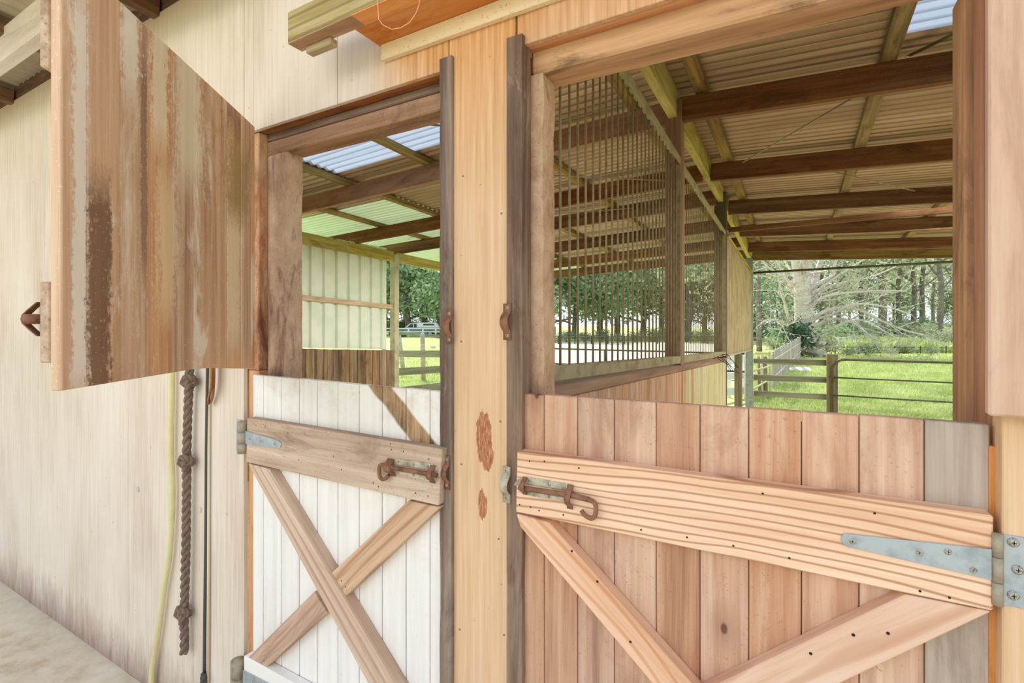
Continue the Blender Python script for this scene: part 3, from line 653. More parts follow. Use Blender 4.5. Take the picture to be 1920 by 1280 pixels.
# ---- pelmet: timber beam, ply board and batten above the openings -------------
pz = 2.447
pe = thing('timber_pelmet', (0, -.07, pz), label='rough timber beam with orange ply board and pale batten above the doors', cat='beam')
box('beam', (-1.298, -.163, pz), (1.3, -.113, pz+.092), M['beam_old'], pe, 'x', .004)
x0 = onZ(668, 58, pz).x
prism('ply_board', [(-1.076, -.112, pz+.001), (-1.076, -.002, pz+.001), (1.3, -.002, pz+.001), (1.3, -.112, pz+.001)], (0, 0, .016), (1, 0, 0), M['orange_ply'], pe, .001)
box('underside_strip', (-1.296, -.1625, pz-.0025), (-1.03, -.1135, pz-.0002), M['brace_brown'], pe, 'x', 0)  # thin strip added to give the beam's underside its own colour
box('underside_strip', (-1.0299, -.1635, pz-.0025), (1.3, -.1135, pz-.0002), M['orange_ply'], pe, 'x', 0)
box('batten', (-1.066, -.021, pz-.046), (1.3, -.0005, pz+.0005), M['yellow_batten'], pe, 'x', .003)
bb = onZ(600, 92, pz-.02)
box('block', (-1.262, -.128, pz-.024), (-1.155, -.100, pz-.0028), M['beam_old'], pe, 'x', .003)
tp = [(708, -8), (709, 20), (710, 36), (718, 47), (735, 55), (752, 52), (768, 42), (780, 25), (786, 8), (787, -8)]
tpp = [onY(a, b, -.175) for a, b in tp]
tpp = [tpp[0]+Vector((0, .0, .05))]+tpp+[tpp[-1]+Vector((0, 0, .05))]
tag(tube('twine_loop', tpp, .0011, M['twine'], None, 6), 'thin pink twine loop hanging from the timber beam above', 'twine')

# ---- breezeway roof, upper left ------------------------------------------------
br = thing('ceiling', (-4, -.3, 3.0), kind='structure')
def corr(name, x0, x1, y0, y1, zf, mat, parent, axis='x', pitch=.08, amp=.0115, seg=6, th=None):
    """corrugated sheet, corrugations run along axis; zf(x,y) gives the height"""
    bm = bmesh.new(); c0 = Vector(((x0+x1)/2, (y0+y1)/2, zf((x0+x1)/2, (y0+y1)/2)))
    L = (y1-y0) if axis == 'x' else (x1-x0); n = int(L/pitch*seg); rows = []
    for i in range(n+1):
        t = i/n*L; d_ = amp*math.sin(2*math.pi*t/pitch)
        if axis == 'x': pp = [(x0, y0+t), (x1, y0+t)]
        else: pp = [(x0+t, y0), (x0+t, y1)]
        rows.append([bm.verts.new(Vector((p[0], p[1], zf(*p)+d_))-c0) for p in pp])
    for a, b in zip(rows, rows[1:]): bm.faces.new((a[0], b[0], b[1], a[1]))
    return bm_obj(name, bm, mat, parent, Matrix.Translation(c0), True)
zf0 = lambda x, y: 3.05-.06*y
for i in range(9): corr('roof_sheet', -8.5+i*.8, -7.69+i*.8, -1.25, .45, lambda x, y, q=i % 2*.006: zf0(x, y)+q, M['roof_front'], br, 'y')
bar4('eave_beam', (-8.5, -.25, 2.85), (-1.35, -.25, 2.85), .055, .148, M['white_beam'], br)
for x in (-5.9, -5.0, -4.1, -3.2, -2.4, -1.6): bar4('rafter', (x, -1.25, 3.015), (x, -.001, 2.945), .05, .085, M['rafter'], br)
bar4('wall_plate', (-8.5, .06, TOPZ), (4.4, .06, TOPZ), .1, .09, M['rafter'], br)

# ---- stall roof ----------------------------------------------------------------
BX = -.67                       # line of the partition and its beam
def zr(x, y):                   # height of the rafter soffit
    z = 2.90-.030*(y-2.1)
    return z-.050*(x-BX) if x > BX else z+.046*(x-BX)
RD, PD = .15, .045
roof = thing('roof', (BX, 4, 3.0), kind='structure')
XR = 3.6
yR = [.9, 2.15, 3.48, 4.78, 6.1, 7.4]
yL = [.9, 2.17, 3.46, 4.30, 5.6, 6.9, 8.05]
for i, y in enumerate(yR): bar4('rafter', (BX+.03, y, zr(BX+.03, y)), (XR, y, zr(XR, y)), .05, RD, M['rafter'], roof)
bar4('fascia', (BX+.03, 8.1, zr(BX, 8.1)-.03), (XR, 8.1, zr(XR, 8.1)-.03), .05, RD+.02, M['purlin'], roof)
for i, y in enumerate(yL): bar4('rafter', (BX-.03, y, zr(BX-.03, y)), (-6.1 if i < 4 else -4.93, y, zr(-6.1 if i < 4 else -4.93, y)), .05, RD, M['rafter_pink'] if i == 1 else M['rafter'], roof)
# battens on top of the rafters
for x in (-.5, .42, 1.32, 2.22, 3.1, -.92, -1.8, -2.68, -3.62, -4.5):
    bar4('batten', (x, .02, zr(x, .02)+RD), (x, 8.15, zr(x, 8.15)+RD), .075, PD, M['purlin'], roof)
zs = lambda x, y: zr(x, y)+RD+PD+.011
W_ = .80; i = 0; y = -.42
rows = []
while y < 8.2: rows.append((y, min(y+W_, 8.3))); y += W_
for j, (a, b) in enumerate(rows):
    a_ = max(a, .02)
    if j == 2:
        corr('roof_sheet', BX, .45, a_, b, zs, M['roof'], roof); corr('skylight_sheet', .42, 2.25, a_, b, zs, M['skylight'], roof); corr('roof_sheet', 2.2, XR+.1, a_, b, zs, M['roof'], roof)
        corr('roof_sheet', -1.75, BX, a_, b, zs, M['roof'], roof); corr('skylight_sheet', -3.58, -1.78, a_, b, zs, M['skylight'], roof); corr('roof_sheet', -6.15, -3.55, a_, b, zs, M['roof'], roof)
    elif j >= 4:
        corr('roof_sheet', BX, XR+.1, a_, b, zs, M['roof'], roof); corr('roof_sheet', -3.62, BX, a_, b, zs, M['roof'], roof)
        corr('mint_lit_sheet', -6.15, -3.6, a_, b, zs, M['mint'], roof)  # ordinary sheets, grass-bounce brightness put into their material
    else:
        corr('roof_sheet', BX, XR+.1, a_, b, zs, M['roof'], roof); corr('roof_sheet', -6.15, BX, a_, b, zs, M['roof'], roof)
# perforated strap bracing under the sheets
def strap(A, B):
    A, B = Vector(A), Vector(B); bar4('strap_brace', A, B, .03, .0015, M['post_dark'], roof, bev=0)
zz = lambda x, y: zr(x, y)+RD+PD-.004-.045
strap((.5, 2.1, zz(.5, 2.1)), (1.4, 1.2, zz(1.4, 1.2)))
strap((-2.75, 1.1, zz(-2.75, 1.1)), (-1.75, 1.95, zz(-1.75, 1.95)))
def tie(A, B, r=.006): tube('tie_rod', [A, B], r, M['bar'], roof, 6)
tie((-.38, 3.40, zr(-.38, 3.4)+.11), (.28, 2.2, zr(.28, 2.2)+.02)); tie((.22, 3.52, zr(.3, 3.5)+.02), (.95, 4.7, zr(1, 4.7)+.11))
tie((-3.2, 3.5, zr(-3.2, 3.5)+.05), (-1.5, 4.3, zr(-1.5, 4.3)+.1)); tie((-2.5, 2.2, zr(-2.5, 2.2)+.08), (-1.0, 3.4, zr(-1, 3.4)+.05))
# cobwebs hanging in the corners of the near left bay
def web(c, r, n, seed, parent):
    rr = random.Random(seed); bm = bmesh.new(); c = Vector(c)
    for i in range(n):
        a = Vector((rr.uniform(-1, 1)*r[0], rr.uniform(-1, 1)*r[1], rr.uniform(-.2, 1)*r[2])); b = a+Vector((rr.uniform(-.5, .5)*r[0], rr.uniform(-.4, .4)*r[1], -rr.uniform(0, .6)*r[2]))
        m = (a+b)/2+Vector((0, 0, -.2*r[2])); tube_bm(bm, [a, m, b], .0009, 3, cap=False)
    return tag(bm_obj('cobweb', bm, M['web'], parent, Matrix.Translation(c)), kind='stuff')
web((-3.45, 2.02, zr(-3.45, 2.02)+.17), (.22, .1, .05), 90, 1, roof); web((-3.1, 2.08, zr(-3.1, 2.08)+.16), (.3, .05, .04), 60, 2, roof)
web((-2.5, 2.05, zr(-2.5, 2.05)+.17), (.1, .08, .05), 50, 3, roof); web((.3, 1.6, zr(.3, 1.6)+.14), (.06, .2, .03), 30, 4, roof)

# partition beam, jointed on the posts
for y0, y1 in ((.1, 2.2), (2.2, 4.45), (4.45, 8.1)):
    bar4('ridge_beam', (BX, y0+.003, 2.915-.016*(y0-2.1) if y0 < 4 else 2.876), (BX, y1-.003, 2.915-.016*(y1-2.1) if y1 < 5 else 2.70), .052, .19, M['green_lit'], roof)

# ---- partition between the stalls ---------------------------------------------
pt = thing('stall_partition', (BX, 2.3, 0), kind='thing', label='dividing wall between the two stalls, timber boards below and steel bars above', cat='partition')
px0, px1 = -.72, -.618
box('post', (px0, 2.1, 0), (px1, 2.2, 3.03), M['part_post'], pt, 'z', .004)
box('post', (px0-.01, 4.38, 0), (px1, 4.48, 2.98), M['post_dark'], pt, 'z', .003)
box('corner_post', (px0-.0, 7.92, 0), (px1+.005, 8.05, 2.70), M['post_steel'], pt, 'z', .002)
capz = lambda y: 1.437-.037*(y-.15)
prism('cap_rail', [(px1+.008, .13, capz(.13)-.035), (px1+.008, 4.378, capz(4.378)-.035), (px1+.008, 4.378, capz(4.378)), (px1+.008, .13, capz(.13))], (px0-px1-.016, 0, 0), (0, 1, 0), M['cap'], pt, .004)
y = .13; i = 0
while y < 4.36:
    y1 = min(y+.096, 4.375); mt = M['part_board'] if y < 2.15+(.3 if i % 3 == 0 else 0) else M['part_board_lit']  # farther boards take the lime-lit colour
    prism('board', [(px1+rd.uniform(-.001, .001), y+.0012, 0), (px1, y1-.0012, 0), (px1, y1-.0012, capz(y1)-.037), (px1, y+.0012, capz(y)-.037)], (-.02, 0, 0), (0, 0, 1), mt, pt, .0015)
    y = y1; i += 1
def grille(name, y0, y1, zb0, zb1, zt0, zt1, n, seed, br_=.0044):
    gr = thing(name, (px1, y0, 1.4), parent=pt); zb = lambda y: zb0+(zb1-zb0)*(y-y0)/(y1-y0); zt = lambda y: zt0+(zt1-zt0)*(y-y0)/(y1-y0)
    X = px1-.01
    for za, zc in ((zb, -.045), (zt, .04)):
        lo, hi = (min(0, zc), max(0, zc))
        prism('frame_rail', [(X+.008, y0, za(y0)+lo), (X+.008, y1, za(y1)+lo), (X+.008, y1, za(y1)+hi), (X+.008, y0, za(y0)+hi)], (-.006, 0, 0), (0, 1, 0), M['bar_frame'], gr, .001)
        prism('frame_flange', [(X+.008, y0, za(y0)+(hi if zc > 0 else hi-.004)), (X+.008, y1, za(y1)+(hi if zc > 0 else hi-.004)), (X-.035, y1, za(y1)+(hi if zc > 0 else hi-.004)), (X-.035, y0, za(y0)+(hi if zc > 0 else hi-.004))], (0, 0, .004), (0, 1, 0), M['bar_frame'], gr, 0)
    me = None
    for i in range(n):
        y = y0+.03+(y1-y0-.06)*i/(n-1)
        bm = bmesh.new(); h = zt(y)-zb(y)+.02
        tube_bm(bm, [(0, 0, 0), (0, 0, h)], br_, 8); bm_obj('bar', bm, M['bar'], gr, Matrix.Translation((X-.013, y, zb(y)-.01)) @ Matrix.Rotation(random.uniform(-.0015, .0015), 4, 'X'), True)
    for y in (y0+.004, y1-.004): prism('frame_stile', [(X+.008, y-.004, zb(y)), (X+.008, y+.004, zb(y)), (X+.008, y+.004, zt(y)), (X+.008, y-.004, zt(y))], (-.03, 0, 0), (0, 0, 1), M['bar_frame'], gr, 0)
    return gr
grille('bar_grille', .15, 2.095, 1.50, 1.423, 2.69, 2.612, 27, 1)
grille('bar_grille', 2.21, 4.37, 1.418, 1.345, 2.60, 2.53, 27, 2, .0028)
# solid ribbed sheet in the last bay
gp = thing('sheet_panel', (px1, 4.5, 1.4), parent=pt)
bm = bmesh.new(); Y0, Y1 = 4.49, 7.91; n = 36; rows = []
for i in range(n+1):
    t = i/n; yy = Y0+(Y1-Y0)*t
    for dx, dy in (((0, 0), (.0, .06), (.012, .07), (.012, .088)) if i < n else ((0, 0),)):
        tt = (yy+dy-Y0)/(Y1-Y0); rows.append([bm.verts.new((dx, yy+dy-Y0, 1.30-.09*tt-1.3)), bm.verts.new((dx, yy+dy-Y0, 2.54-.08*tt-1.3))])
for a, b in zip(rows, rows[1:]): bm.faces.new((a[0], b[0], b[1], a[1]))
bm_obj('ribbed_sheet', bm, M['panel3'], gp, Matrix.Translation((px1-.02, Y0, 1.3)))
bar4('edge_angle', (px1, Y0, 2.53), (px1, Y1, 2.45), .03, .02, M['green_lit'], gp); bar4('edge_angle', (px1, Y0, 1.285), (px1, Y1, 1.195), .03, .02, M['post_olive'], gp)
box('old_post', (-.70, 6.0, 0), (-.61, 6.09, 1.23), M['fence_post'], pt, 'z', .006)
# wire tangle on the cap
bm = bmesh.new(); rr = random.Random(5)
for k_ in range(5):
    P = [Vector((px1+.02, 3.3+.15*k_, capz(3.4)+.02))]
    for i in range(7): P.append(P[-1]+Vector((.012+rr.uniform(-.01, .015), .07+rr.uniform(-.03, .03), -.004-.006*i+rr.uniform(-.01, .01))))
    tube_bm(bm, [p-Vector((px1, 3.4, 1.3)) for p in P], .003, 5)
tag(bm_obj('wire_tangle', bm, M['dark'], None, Matrix.Translation((px1, 3.4, 1.3)), True), 'tangle of dark wire hanging over the top of the dividing boards', 'wire')
# rail pipe across the right stall near the roof, and a hanging bar further in
tag(tube('cross_pipe', [(px1+.006, 7.95, onX(1415, 515, -.61).z), (2.6, 7.95, onX(1415, 515, -.61).z+.03)], .018, M['pipe'], None, 10), 'thin dark pipe crossing the far opening just under the roof', 'pipe')
A = onX(1366, 432, -.61); B = onY(1787, 394, A.y)
tag(bar4('hanging_bar', (A.x, A.y, A.z-.02), (2.4, A.y, A.z-.02+(B.z-A.z)*(2.4-A.x)/(B.x-A.x)), .04, .05, M['rafter'], None), 'slim dark timber bar slung below the rafters, right of the grey partition post', 'bar')
A = atD(1018, 640, 1.6)
bt = bmesh.new()
for i in range(9):
    a = i*.9; tube_bm(bt, [(0, 0, 0), (.012*math.cos(a), .012*math.sin(a), .006*math.sin(a*3)), (.026*math.cos(a+.5), .02*math.sin(a+.5), -.01+.008*math.sin(a*2))], .0022, 5)
gy = .19
tag(bm_obj('twine_knot', bt, M['blue_twine'], None, Matrix.Translation((px1-.01, onX(1026, 640, px1).y, onX(1026, 637, px1).z)), True), 'scrap of blue twine knotted on the first steel bars', 'twine')

# ---- outer wall of the left stall ----------------------------------------------
EX = -4.9
wl = thing('wall_left', (EX, 2.5, 0), kind='structure')
cb = lambda y: 1.367-.057*(y-2.4)
YP = onX(737, 600, EX).y
bm = bmesh.new(); rows = []; y = .1; P = .192
rib0 = onX(532, 550, EX).y
y = rib0-12*P
while y < YP-.10:
    for dx, dy in ((.03, 0), (.03, .125), (0, .14), (0, .177)):
        yy = min(y+dy, YP-.1)
        if yy > .12: rows.append([bm.verts.new((dx, yy-2.5, cb(yy)-1.3)), bm.verts.new((dx, yy-2.5, 1.38))])
    y += P
for a, b in zip(rows, rows[1:]): bm.faces.new((a[0], b[0], b[1], a[1]))
bm_obj('cladding_sheet', bm, M['cladding'], wl, Matrix.Translation((EX-.06, 2.5, 1.3)))
gz = lambda y: 1.62+(1.956-1.62)-.043*(y-2.4)
prism('girt', [(EX+.0, .15, gz(.15)-.045), (EX+.0, YP, gz(YP)-.045), (EX+.0, YP, gz(YP)+.012), (EX+.0, .15, gz(.15)+.012)], (-.028, 0, 0), (0, 1, 0), M['rail_brown'], wl, .002)
eb = lambda y: 2.548-.028*(y-2.4)
for y0, y1 in ((.1, 3.3), (3.303, YP), (YP+.1, 8.15)):
    prism('eave_beam', [(EX+.02, y0, eb(y0)), (EX+.02, y1, eb(y1)), (EX+.02, y1, eb(y1)+.135), (EX+.02, y0, eb(y0)+.135)], (-.05, 0, 0), (0, 1, 0), M['green_lit'], wl, .003)
y = rib0-.13*14
while y < YP-.02:
    y1 = min(y+.131, YP-.01)
    if y > .1: prism('board', [(EX+rd.uniform(-.003, .003), y+.004, 0), (EX, y1-.003, 0), (EX, y1-.003, cb(y1)-.012+rd.uniform(-.004, .004)), (EX, y+.004, cb(y)-.012)], (-.022, 0, 0), (0, 0, 1), M['kick_board'], wl, .003)
    y = y1
box('corner_post', (EX-.06, YP, 0), (EX+.03, YP+.09, eb(YP)+.10), M['post_olive'], wl, 'z', .002)
for y in (6.6, 8.0): box('post', (EX-.06, y, 0), (EX+.03, y+.09, eb(y)+.02), M['post_olive'], wl, 'z', .002)
# right side wall of the right stall, out of frame but shading it
wr = thing('unseen_wall_right', (XR, 4, 0), kind='structure')
box('board_skin', (XR, .02, 0), (XR+.03, 8.1, 1.3), M['part_board'], wr, 'y', 0)
for y in (2.1, 5.0, 8.0): box('post', (XR+.03, y, 0), (XR+.13, y+.1, 2.6), M['part_post'], wr, 'z')


# ================================================================== THINGS ON THE WALL
hy = -.022
hp = [(316, 560), (320, 640), (322, 715), (321, 780), (320, 840), (322.5, 900), (322.5, 950), (317, 1040), (306, 1110), (297, 1180), (290, 1225), (285, 1262), (285, 1300), (288, 1345)]
hpt = [onY(a, b, hy) for a, b in hp]; hpt = [Vector((hpt[0].x, hy, 2.4)), Vector((hpt[0].x, hy, 2.0))]+hpt
def smooth(P, k_=4):
    o = []
    for i in range(len(P)-1):
        p0, p1_, p2_, p3_ = P[max(i-1, 0)], P[i], P[i+1], P[min(i+2, len(P)-1)]
        for j in range(k_):
            t = j/k_; o.append(.5*((2*p1_)+(-p0+p2_)*t+(2*p0-5*p1_+4*p2_-p3_)*t*t+(-p0+3*p1_-3*p2_+p3_)*t**3))
    return o+[P[-1]]
tag(tube('hose', smooth(hpt), .0115, M['hose'], None, 12), 'pale yellow hose hanging down the cream wall, left of the knotted rope', 'hose')
# three strand rope with overhand knots
def rope(pts, R, tw, name, mat, parent):
    P = smooth(pts, 14); bm = bmesh.new(); L = 0; acc = [0]
    for a, b in zip(P, P[1:]): L += (b-a).length; acc.append(L)
    for s_ in range(3):
        Q = []
        for i, p in enumerate(P):
            t = (P[min(i+1, len(P)-1)]-P[max(i-1, 0)]).normalized(); sd = t.cross(Vector((0, 1, 0))).normalized(); up = t.cross(sd); a = acc[i]*tw+s_*2.0944
            Q.append(p-P[0]+sd*math.cos(a)*R*.52+up*math.sin(a)*R*.52)
        tube_bm(bm, Q, R*.56, 7)
    return bm_obj(name, bm, mat, parent, Matrix.Translation(P[0]), True)
ry = -.03
rp = [(356, 560), (356, 640), (355, 705), (352, 780), (350, 850), (350, 900), (349, 1000), (347, 1090), (346, 1140), (345, 1165), (346, 1200), (345, 1224)]
rpt = [onY(a, b, ry) for a, b in rp]; rpt = [Vector((rpt[0].x, ry, 2.3)), Vector((rpt[0].x, ry, 2.0))]+rpt
rt = thing('knotted_rope', (rpt[0].x, ry, 2.3), label='thick brown knotted rope hanging on the cream wall, end knotted near the floor', cat='rope')
dense = []
for a, b in zip(rpt, rpt[1:]):
    for j in range(3): dense.append(a.lerp(b, j/3))
dense.append(rpt[-1]); rope(dense, .0155, 62, 'strands', M['rope'], rt)
for px, py in ((355, 716), (349, 866), (343, 1150)):
    c = onY(px, py, ry-.004); K = []
    for i in range(26):
        t = i/25*2*math.pi; K.append(c+Vector(((math.sin(t)+2*math.sin(2*t))*.0095, math.sin(3*t)*.011, (math.cos(t)-2*math.cos(2*t))*.0105)))
    bm = bmesh.new(); P = K
    for s_ in range(3):
        Q = []
        for i, p in enumerate(P):
            t = (P[(i+1) % 25]-P[(i-1) % 25]).normalized(); sd = t.cross(Vector((0, 1, .01))).normalized(); up = t.cross(sd); a = i*.9+s_*2.0944
            Q.append(p-c+sd*math.cos(a)*.007+up*math.sin(a)*.007)
        tube_bm(bm, Q, .0075, 7)
    bm_obj('knot', bm, M['rope'], rt, Matrix.Translation(c), True)
cy = -.014
cx = thing('black_cable', onY(385, 1000, cy), label='thin black cable running down the cream wall beside a cream conduit strip', cat='cable')
cp = [(390, 560), (389, 700), (387, 840), (386, 1000), (384, 1150), (383, 1262)]
cpt = [onY(a, b, cy) for a, b in cp]; tube('cable', smooth([Vector((cpt[0].x, cy, 2.5))]+cpt), .0058, M['cable'], cx, 10)
tube('plug', [onY(383, 1262, cy-.003), onY(383, 1272, cy-.003), onY(383, 1330, cy-.003)], .0125, M['cable'], cx, 12)
for i in range(3): tube('plug_ridge', [onY(383, 1268+i*7, cy-.003), onY(383, 1271+i*7, cy-.003)], .0145, M['cable'], cx, 12)
c2 = [onY(392, 700, -.008), onY(391, 1000, -.008), onY(390, 1290, -.008)]
tag(tube('conduit', [Vector((c2[0].x, -.008, 2.5))]+c2, .0055, M['conduit'], None, 8), 'narrow cream conduit fixed to the cream wall just right of the black cable', 'conduit')
# leather strap doubled over
lp = [onY(401, 640, -.02), onY(401.5, 700, -.02), onY(400, 735, -.018), onY(396, 752, -.016), onY(392, 757, -.02), onY(391.5, 745, -.03), onY(396, 725, -.036), onY(397.5, 700, -.038), onY(397, 640, -.038)]
P = smooth([lp[0]+Vector((0, 0, .5))]+lp+[lp[-1]+Vector((0, 0, .5))], 4); bm = bmesh.new(); rows = []
for i, p in enumerate(P):
    t = (P[min(i+1, len(P)-1)]-P[max(i-1, 0)]).normalized(); wd = Vector((.75, -.66, 0)).normalized()*.013; nn = t.cross(wd).normalized()*.002
    q = p-P[0]; rows.append([bm.verts.new(v) for v in (q-wd-nn, q+wd-nn, q+wd+nn, q-wd+nn)])
for a, b in zip(rows, rows[1:]):
    for j in range(4): bm.faces.new((a[j], a[(j+1) % 4], b[(j+1) % 4], b[j]))
tag(bm_obj('leather_strap', bm, M['leather'], None, Matrix.Translation(P[0])), 'tan leather strap folded over, hanging below the open brown half door', 'strap')

# ================================================================== OUTDOORS
# right stall end: rails, post and tubular gate
RY = 7.98
rf = thing('rail_fence', (.2, RY, 0), label='three grey-green timber rails closing the far end of the right stall', cat='fence')
for tl, tr_, br_, bl_ in (((1413, 672), (1560, 675), (1560, 686), (1413, 681)), ((1413, 702), (1560, 707), (1560, 718), (1413, 713)), ((1413, 732), (1560, 739.5), (1560, 750), (1413, 742))):
    Yq = RY+.05; pts = [onY(*q, Yq) for q in (tl, tr_, br_, bl_)]; prism('rail', pts, (0, .035, 0), (1, 0, 0), M['fence_grey'], rf, .004)
gpx = onY(1560, 700, RY).x
pp0, pp1 = onY(1550.5, 700, RY-.1), onY(1571, 700, RY-.1)
gpost = thing('fence_post', (gpx, RY, 0), label='stout old square post between the grey rails and the tubular gate', cat='post')
box('shaft', (pp0.x, RY-.1, -.01), (pp1.x, RY+.048, onY(1560, 664, RY-.1).z), M['fence_post'], gpost, 'z', .008)
for py in (680, 706, 739): 
    bm = bmesh.new(); disc_bm(bm, (0, 0, 0), (0, -1, 0), .015, .01, 8); bm_obj('coach_bolt', bm, M['rust'], gpost, Matrix.Translation(onY(1555, py, RY-.1)))
gt = thing('tubular_gate', (gpx+1.5, RY-.03, 0), label='tubular steel gate with curved top corner, right of the stout post', cat='gate')
GY = RY-.14
gz_ = [onY(1700, q, GY).z for q in (677.5, 713.5, 749)]
gx0 = onY(1561, 700, GY).x; gx1 = XR-.05
top = gz_[0]; cr = .16
frame = [(gx0, GY, .15), (gx0, GY, top-cr)]+[(gx0+cr-cr*math.cos(a), GY, top-cr+cr*math.sin(a)) for a in [i*math.pi/12 for i in range(1, 7)]]+[(gx1, GY, top)]
tube('frame_pipe', frame, .017, M['pipe'], gt, 10)
for z in gz_[1:]+[.22]: tube('rail_pipe', [(gx0, GY, z), (gx1, GY, z)], .012, M['pipe'], gt, 8)
# left stall far end: pipe rails
pf = thing('pipe_rail', (-2.8, 8.0, 0), label='dark pipe rails closing the far end of the left stall, seen through the bars', cat='fence')
for py0 in (655, 684):
    z = onY(1100, py0, 8.0).z; tube('rail_pipe', [(EX+.05, 8.0, z), (-.74, 8.0, z)], .016, M['pipe'], pf, 8)
for x in (-3.9, onY(1134, 680, 8).x, -1.2): tube('upright_pipe', [(x, 8.0, 0), (x, 8.0, onY(1100, 655, 8).z)], .02, M['pipe'], pf, 8)
# left side rails along the eave line
lf = thing('rail_fence', (EX, 5, 0), label='dark timber rails along the open side of the left stall, below the eave', cat='fence')
for (a, b, c_, d_) in (((745, 657), (840, 657), (840, 670), (745, 669)), ((745, 690.5), (840, 685), (840, 698), (745, 704)), ((745, 727), (840, 716), (840, 731), (745, 743))):
    P4 = [onX(*q, EX) for q in (a, b, c_, d_)]; k0 = [P4[0], P4[0]+(P4[1]-P4[0])*3.1, P4[3]+(P4[2]-P4[3])*3.1, P4[3]]
    prism('rail', k0, (-.035, 0, 0), (0, 1, 0), M['fence_grey'], lf, .003)

def post3(name, px, py0, py1, w_px, mat, lean=0., parent=None, d=None):
    """round-topped post standing on the ground, base at pixel (px,py1)"""
    b = onZ(px, py1, 0); t = (b-CAM).dot(Vector((-SI, CO, 0))); r = w_px*t/FPX/2; h = (py1-py0)*t/FPX
    return tube(name, [b+Vector((lean*(h)*-CO, lean*h*-SI, 0))*0, b+Vector((-lean*h*CO, -lean*h*SI, h*.96)), b+Vector((-lean*h*CO, -lean*h*SI, h))], [r, r*.92, r*.5], mat, parent, 8), b, h, t
of = thing('old_fence', onZ(793, 713), label='leaning silver-grey split posts with one dark rail in the left paddock', cat='fence')
_, b1, h1, t1 = post3('post', 794, 624, 713, 9, M['fence_pale'], .02, of)
_, b2, h2, t2 = post3('post', 757, 622, 700, 8, M['fence_pale'], .12, of)
post3('post', 720, 622, 700, 8, M['fence_pale'], 0, of); post3('post', 905, 630, 722, 9, M['fence_pale'], 0, of)
A = atD(746, 627, t2+.1); B = atD(846, 636, t1*.97); bar4('rail', A, B, .04, .10, M['fence_grey'], of)
tag(bm_obj('stone', (lambda bm: (bmesh.ops.create_icosphere(bm, subdivisions=2, radius=.16), [setattr(v, 'co', Vector((v.co.x*1.3, v.co.y, v.co.z*.7))*(1+.25*noise.noise(v.co*7))) for v in bm.verts], bm)[2])(bmesh.new()), M['stone'], None, Matrix.Translation(onZ(812, 650, .08)), False), 'small white stone lying on the grass in the left paddock', 'stone')
# white post and rail fence in front of the ute
wf = thing('white_fence', onZ(790, 633), label='white post and rail fence in front of the parked utility truck', cat='fence')
for px in (715, 740, 766, 793, 817, 842, 870, 900): post3('post', px, 615, 632, 3, M['white_paint'], 0, wf)
t_ = 1.62*FPX/24
for py in (616.5, 622.5):
    bar4('rail', atD(700, py, t_), atD(930, py, t_), .04, .11, M['white_paint'], wf)
# utility truck with canopy (faces left)
def ute():
    t = 66.; zc = 0; R_ = Vector((CO, SI, 0)); Fw = Vector((-SI, CO, 0)); o = onZ(783, 608+1.62*FPX/t, 0)
    u = thing('utility_truck', o, YAW, label='parked grey-green utility truck with a white canopy beyond the white fence', cat='car')
    T = WM[u.name] @ Matrix.Diagonal((1.16, 1.0, 1.08, 1))
    def side(name, pts, y0, th, mat, bev=.04, par=u): return prism(name, [T @ Vector((x, y0, z)) for x, z in pts], T.to_3x3() @ Vector((0, th, 0)), T.to_3x3() @ Vector((1, 0, 0)), mat, par, bev)
    side('body', [(-2.55, .42), (-2.6, .75), (-2.45, .95), (-1.35, 1.08), (2.35, 1.08), (2.55, 1.0), (2.55, .45), (1.95, .38), (1.1, .38), (-1.15, .38), (-1.95, .38)], -.85, 1.7, M['ute_green'])
    side('cab', [(-1.35, 1.07), (-.75, 1.62), (.1, 1.66), (.1, 1.07)], -.76, 1.52, M['white_paint'], .05)
    side('canopy', [(.12, 1.085), (.1, 1.72), (2.1, 1.72), (2.5, 1.085)], -.82, 1.64, M['white_paint'], .05)
    side('window', [(-1.08, 1.14), (-.7, 1.54), (-.38, 1.56), (-.38, 1.14)], -.775, .02, M['glass_dark'], 0); side('window', [(-.3, 1.14), (-.3, 1.57), (.02, 1.57), (.02, 1.14)], -.775, .02, M['glass_dark'], 0)
    side('canopy_window', [(.75, 1.38), (.75, 1.58), (1.95, 1.58), (2.1, 1.38)], -.835, .02, M['glass_dark'], 0)
    side('windscreen', [(-1.36, 1.12), (-.78, 1.58), (-.76, 1.58), (-1.33, 1.12)], -.66, 1.3, M['glass_dark'], 0)
    side('bumper', [(-2.66, .45), (-2.66, .62), (-2.55, .62), (-2.55, .45)], -.8, 1.6, M['white_paint'], .02)
    for x in (-1.6, 1.55):
        for y in (-.78, .6):
            bm = bmesh.new(); tube_bm(bm, [(0, -.1, 0), (0, .1, 0)], .37, 20); wv = bm_obj('wheel', bm, M['tyre'], u, T @ Matrix.Translation((x, y, .37)))
            bm = bmesh.new(); tube_bm(bm, [(0, -.11, 0), (0, -.09, 0)], .2, 14); bm_obj('hub', bm, M['galv'], wv, T @ Matrix.Translation((x, y, .37)))
ute()

